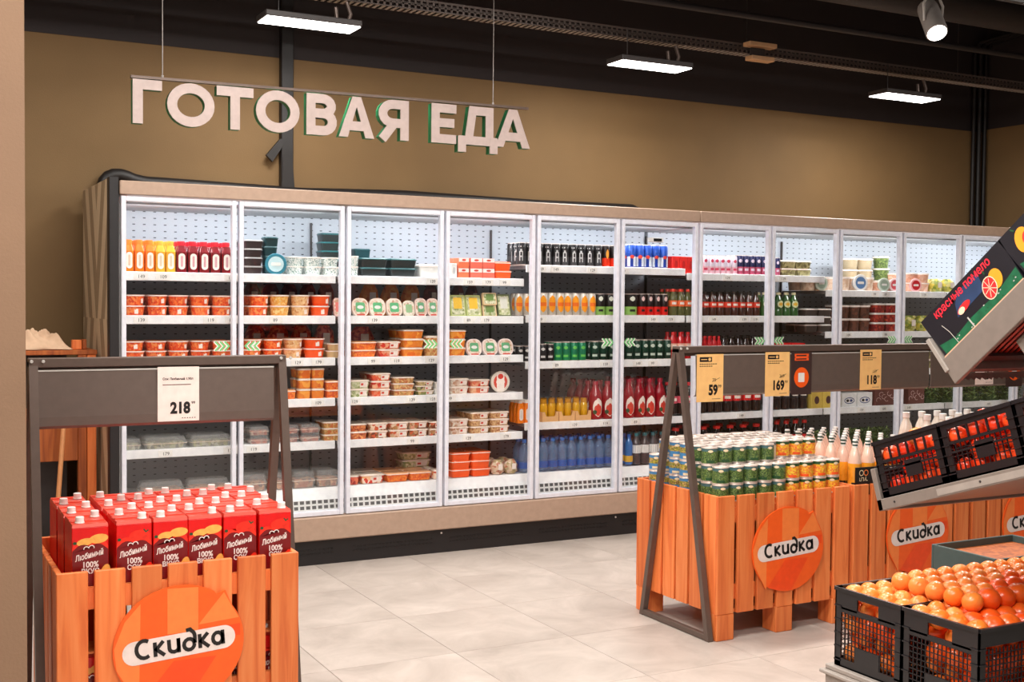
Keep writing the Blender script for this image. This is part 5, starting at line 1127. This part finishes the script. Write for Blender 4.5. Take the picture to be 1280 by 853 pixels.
def orchard():
    g_ = random.Random(4); x0, x1, y0, y1 = XR + .012, XR + .96, -3.946, -3.332; p = R0 * 2.02; z = CZ + .006 + R0; k = 0
    rim = CZ + CH
    while k < 6:
        nx = int((x1 - x0) / p); ny = int((y1 - y0) / p)
        for i in range(nx):
            for j in range(ny):
                x = x0 + R0 * 1.02 + (i + (k % 2) * .5) * p; y = y0 + R0 * 1.05 + (j + (k % 2) * .5) * (y1 - y0 - 2.1 * R0) / (ny - 1)
                inr = rim - R0 * 1.0 > z
                wall = min(abs(y + 3.642), abs(x - XR - .482))
                if inr and (wall < R0 * 1.15): continue
                if x > x1 - R0 * .9: continue
                y = min(y, y1 - R0 * 1.0)
                lv = max(0, int((z - rim) / (R0 * 1.5)) + 1) if not inr else 0
                e = min(x - x0, y - y0, y1 - y) / R0
                if z > rim + .01 and e < 1.6 + (z - rim - .01) / R0 * 1.0: continue
                outer = (x - x0) < R0 * 2.3 or (y - y0) < R0 * 2.6
                if inr and not outer and (x > XR + .3 or k > 4): continue
                deep = y < -3.66 + .35 * max(0, 2.35 - x) * -1 + g_.uniform(-.06, .06) and x > XR + .06  # deep by position: the rack's shade put into the fruit colour
                if inr: deep = deep or g_.random() < .5
                if z > rim + .05 and g_.random() < .25: continue
                pr = prD if deep else prP
                where = 'nearest' if y < -3.64 else 'rear'; col_ = 'left' if x < XR + .482 else 'right'
                put_fruit(pr, Vector((x + g_.uniform(-.05, .05) * R0, y + g_.uniform(-.05, .05) * R0, z + g_.uniform(-.05, .12) * R0)), '%s orange fruit, bottom crates, %s layer up, %s row back, %s from left' % ('deep' if deep else 'pale', ORD[k], ORD[j], ORD[i]), '%s %s fruit in %s bottom crate' % ('deep' if deep else 'pale', col_, where), g_)
        z += R0 * 1.5; k += 1
orchard()
t = thing('shallow_crate', 'grey green shallow crate behind the bottom fruit crates', 'crate', (2.84, -3.24, .237)); gg = mat('greygreen', (70, 86, 84), .5)
for a in ((0, .5, 0, .012, 0, .27), (0, .5, .33, .342, 0, .27), (0, .012, .012, .33, 0, .27), (.488, .5, .012, .33, 0, .27)): M().cbox(*a, gg, .002).build('crate_side', t)
M().box(.012, .488, .012, .33, .23, .24, WOODB).build('inner_tray', t, smooth=False)
# two sloping shelves; local x runs up the slope towards the camera, local y into the rack
def frame(y, z, a): return Matrix(((0, 1, 0, XR), (-math.cos(a), 0, math.sin(a), y), (math.sin(a), 0, math.cos(a), z), (0, 0, 0, 1)))
a1 = math.radians(18.4); a2 = math.radians(40.6); F1 = frame(-3.549, .868, a1); F2 = frame(-3.801, 1.359, a2)
rk = thing('fruit_rack', 'grey metal fruit rack with two shelves sloping down away from the camera', 'rack', (0, 0, 0))
M().cbox(-.03, .98, -.006, .02, -.04, -.002, RACKM, .002, F1).cbox(-.03, -.008, -.006, 1.0, -.04, .105, RACKM, .002, F1).box(-.03, .98, .02, 1.0, -.03, -.004, RACKM, F1).build('middle_shelf', rk)
M().box(.24, .98, -.0075, -.006, -.034, -.012, RACKL, F1).lathe([(.004, 0), (.003, .003)], GREYD, 8, F1 @ Matrix.Translation((.05, -.006, -.02)) @ Matrix.Rotation(PI / 2, 4, 'X')).lathe([(.004, 0), (.003, .003)], GREYD, 8, F1 @ Matrix.Translation((.42, -.0075, -.02)) @ Matrix.Rotation(PI / 2, 4, 'X')).build('shelf_edge', rk)
M().cbox(-.02, .86, -.006, .012, -.092, -.002, RACKM, .002, F2).build('upper_shelf', rk)
M().cbox(-.024, -.008, -.012, 1.0, -.045, .085, RACKL, .002, F2).build('shelf_lip', rk)
RBAR = mat('red_lit_wire', (196, 62, 38), .35, .2)  # red light on the wires put into their colour
wm = M().tube([(.0, 0, -.012), (.85, 0, -.012)], .0045, RBAR, 6).mesh('wire_bar')
for i in range(38):
    o = link('wire_bar', wm, rk); o.matrix_local = F2 @ Matrix.Translation((0, .03 + i * .0255, 0))
for u in (.03, .30, .60, .84): M().box(u - .012, u + .012, .012, 1.0, -.030, -.018, GREYD, F2).build('cross_bar', rk)
sc = M(); SX = [(.0, -.07), (.0, -.045)]
for i in range(38):
    y_ = .01 + i * .026; sc.add([F2 @ Vector(v) for v in ((-.0255, y_, -.066), (-.0255, y_ + .013, -.076), (-.0255, y_ + .026, -.066), (-.0255, y_ + .026, -.045), (-.0255, y_, -.045))], [(0, 1, 2, 3, 4)], RACKL)
sc.build('scalloped_edge', rk, smooth=False)
M().cbox(.20, .24, .06, .085, -.16, -.095, RACKL, .003, F2).box(.24, .6, .065, .08, -.15, -.13, RACKL, F2).build('bracket_arm', rk)
for x in (XR + .03, XR + .93):
    M().cbox(x, x + .05, -4.50, -4.455, 0, 2.0, GREYD, .003).build('rack_post', rk)
for k in range(3):
    b = black_crate(.297, .46, .192, ['black slatted crate of red fruit, leftmost on the middle rack shelf', 'black slatted crate of red fruit, second on the middle rack shelf', 'black slatted crate at right picture edge, middle rack shelf'][k], (0, 0, 0), None, True)
    Fk = F1 @ Matrix.Translation((k * .300, 0, 0)); b.location = Fk.to_translation(); b.rotation_euler = Fk.to_euler()
    heap(None, prT, .008, .289, .008, .45, .006, .158, .0335, ['red fruit in leftmost tilted crate', 'red fruit in second tilted crate', 'red fruit in third tilted crate'][k], 'fruit in tilted crate %s' % ORD[k], bulge=.0, rot=F1.to_3x3(), org=Fk.to_translation(), seed=20 + k)
for k, (u, v, dy, lab) in enumerate(((.150, .176, .06, 'round orange fruit resting on top of the leftmost tilted crate'), (.435, .172, .06, 'round red fruit showing above the second tilted crate'), (.47, .170, .14, 'red fruit above the second tilted crate, further inside'))):
    P = F1 @ Vector((u, dy, v))
    o = dup(prP[1] if k == 0 else prT[1], P, lab); o['group'] = 'fruit on top of the tilted crates'
# upper tier: printed cardboard boxes of pomelo
KB = mat('box_black', (26, 24, 32), .4); KBL = mat('box_blue', (40, 62, 100), .45, var=.25, scale=12); KG = mat('box_green', (20, 96, 62), .45, var=.25, scale=40); PR = mat('print_red', (240, 40, 60), .45); PO = mat('print_orange', (250, 160, 40), .45); PF = mat('print_flesh', (226, 40, 44), .45, var=.2, scale=80); PW = mat('print_rind', (250, 210, 180), .5); CARD = mat('cardboard_raw', (214, 170, 140), .7)
def fbox(lab, k, y):
    L, H, D = .380, .154, .50; SC = Matrix.Diagonal((.835, 1, .90, 1))
    t = thing('fruit_box', lab, 'box'); Fk = F2 @ Matrix.Translation((k * (L + .012), .004, 0)); t.location = Fk.to_translation(); t.rotation_euler = Fk.to_euler()
    b = M(); b.loft([(0.0, 0, 0), (L, 0, 0), (L, D, 0), (0.0, D, 0)], [(-.012, 0, H), (L + .006, 0, H), (L + .006, D, H), (-.012, D, H)], KB).build('box_body', t, smooth=False)
    M().box(-.003, L, -.004, .0, -.012, .004, CARD).build('raw_edge', t, smooth=False)
    g = M(); Y = -.0008; L, H = .456, .172
    g.add([(0.012, Y, .002), (L * .62, Y, .004), (L - .004, Y, .006), (L - .002, Y, .055), (L * .72, Y, .036), (L * .4, Y, .040), (L * .2, Y, .030), (.004, Y, .05)], [tuple(range(8))], KG)
    if k == 0:
        g.poly([(.14, .075), (.30, .08), (.31, H - .03), (.20, H - .022), (.16, .12)], Y, KBL)
        g.text('красные помело', .055, H - .040, .044, Y - .0004, PR, .02, .92)
        g.poly(ell(.362, .078, .031, .036, 20, -.5), Y - .0006, PO); g.poly(ell(.322, .068, .034, .042, 20, -.5), Y - .0008, PW); g.poly(ell(.322, .068, .030, .038, 20, -.5), Y - .001, PF)
        for q in range(8): a = q * PI / 4 + .2; g.ribbon([(.322, .068), (.322 + .029 * math.cos(a), .068 + .035 * math.sin(a))], .0025, PW, Y - .0012)
        g.poly(ell(.186, .088, .038, .014, 14, .1), Y - .0008, PF); g.poly(ell(.170, .084, .018, .012, 12, .1), Y - .001, PW)
        g.ribbon([(.335, .118), (.333, .135)], .006, LEAF, Y - .001); g.ribbon([(.085, .0), (.075, .06), (.06, .10)], .0025, GREYL, Y - .0006); g.ribbon([(.18, .004), (.175, .05)], .006, GREYL, Y - .0008)
        for q in range(26):
            gx = .02 + (q * .0831) % .42; g.poly(ell(gx, .01 + (q * .0137) % .03, .004, .0025, 6), Y - .0005, (LEAF, GREYL, KG)[q % 3])
    else:
        g.poly(ell(.07, .105, .034, .045, 20, -.4), Y - .0006, PO); g.poly(ell(.095, .09, .03, .035, 20), Y - .0008, PF); g.ribbon([(.06, .15), (.05, .165)], .006, LEAF, Y - .001)
        g.text('помело', .2, H - .045, .044, Y - .0004, PR, .02, .92)
    g.v = [tuple(SC @ Vector(v)) for v in g.v]
    g.build('box_print', t, smooth=False); return t
fbox('black printed fruit box with red lettering tilted on the upper rack shelf', 0, 0)
fbox('second black fruit box with mango print, cut by the right edge', 1, 0)

# ---------------- wooden stand, cloth and broom by the cabinet end ----------------
t = thing('wooden_stand', 'orange brown wooden stand left of the refrigerated cabinet end', 'stand', (-.9, .28, 0))
M().cbox(0, .73, 0, .02, .64, .93, WOODB, .003).build('front_board', t)
M().cbox(.73, .775, -.004, .04, 0, 1.215, WOODB, .003).build('post', t); M().cbox(.778, .825, -.004, .04, 0, 1.215, WOOD, .003).build('post', t)
M().cbox(.0, .045, -.002, .04, 0, 1.215, WOODB, .003).build('post', t); M().cbox(.0, .045, .35, .39, 0, 1.215, WOODB, .003).build('post', t); M().cbox(.78, .825, .35, .39, 0, 1.215, WOODB, .003).build('post', t)
M().cbox(-.01, .83, -.008, .40, 1.215, 1.24, WOODB, .003).build('top_board', t)
M().box(.045, .72, .37, .385, .02, 1.2, GREYD).build('back_board', t, smooth=False)
t = thing('wood_block', 'small light wooden block on the stand beside the folded cloth', 'block', (-.19, .34, 1.241)); M().cbox(0, .05, 0, .05, 0, .052, WOOD, .003).build('block_piece', t); M().cbox(.053, .075, 0, .05, 0, .055, WOODB, .003).build('block_piece', t)
# crumpled cloth
def cloth():
    g_ = random.Random(5); nx, ny = 64, 34; vs = []; fs = []
    for j in range(ny):
        for i in range(nx):
            u, v = i / (nx - 1), j / (ny - 1); e = min(1, 5 * min(u, 1 - u)) * min(1, 5 * min(v, 1 - v))
            z = e * (.022 + .030 * (1 - abs(math.sin(6 * u + 5 * v))) + .026 * (1 - abs(math.sin(8 * v - 7 * u + 1))) + .018 * (1 - abs(math.sin(15 * u + 9 * v + 2 * math.sin(8 * v))))) + .002 + .025 * e * math.exp(-((u - .55) ** 2) * 10)
            vs.append((u * .34 + .012 * math.sin(14 * v), v * .24 + .015 * math.sin(11 * u), max(.001, z)))
    for j in range(ny - 1):
        for i in range(nx - 1): a = j * nx + i; fs.append((a, a + 1, a + nx + 1, a + nx))
    o = M().add(vs, fs, mat('cream_cloth', (214, 180, 150), .85, bump=.1)).build('folded_cloth', loc=(-.545, .29, 1.241)); md = o.modifiers.new('thick', 'SOLIDIFY'); md.thickness = .003; md.offset = 1
    tag(o, 'crumpled cream cloth lying on top of the wooden stand', 'cloth')
cloth()
t = thing('broom', 'wooden broom handle leaning in front of the wooden stand', 'broom', (-.30, .10, 0)); M().tube([(-.02, 0, .12), (.07, .14, 1.10)], .0125, mat('broom_wood', (206, 140, 90), .5), 10).build('handle', t); M().cbox(-.16, .12, -.03, .03, .06, .125, GREYD, .004).cbox(-.15, .11, -.025, .025, 0, .06, KICK, .003).build('brush_head', t)
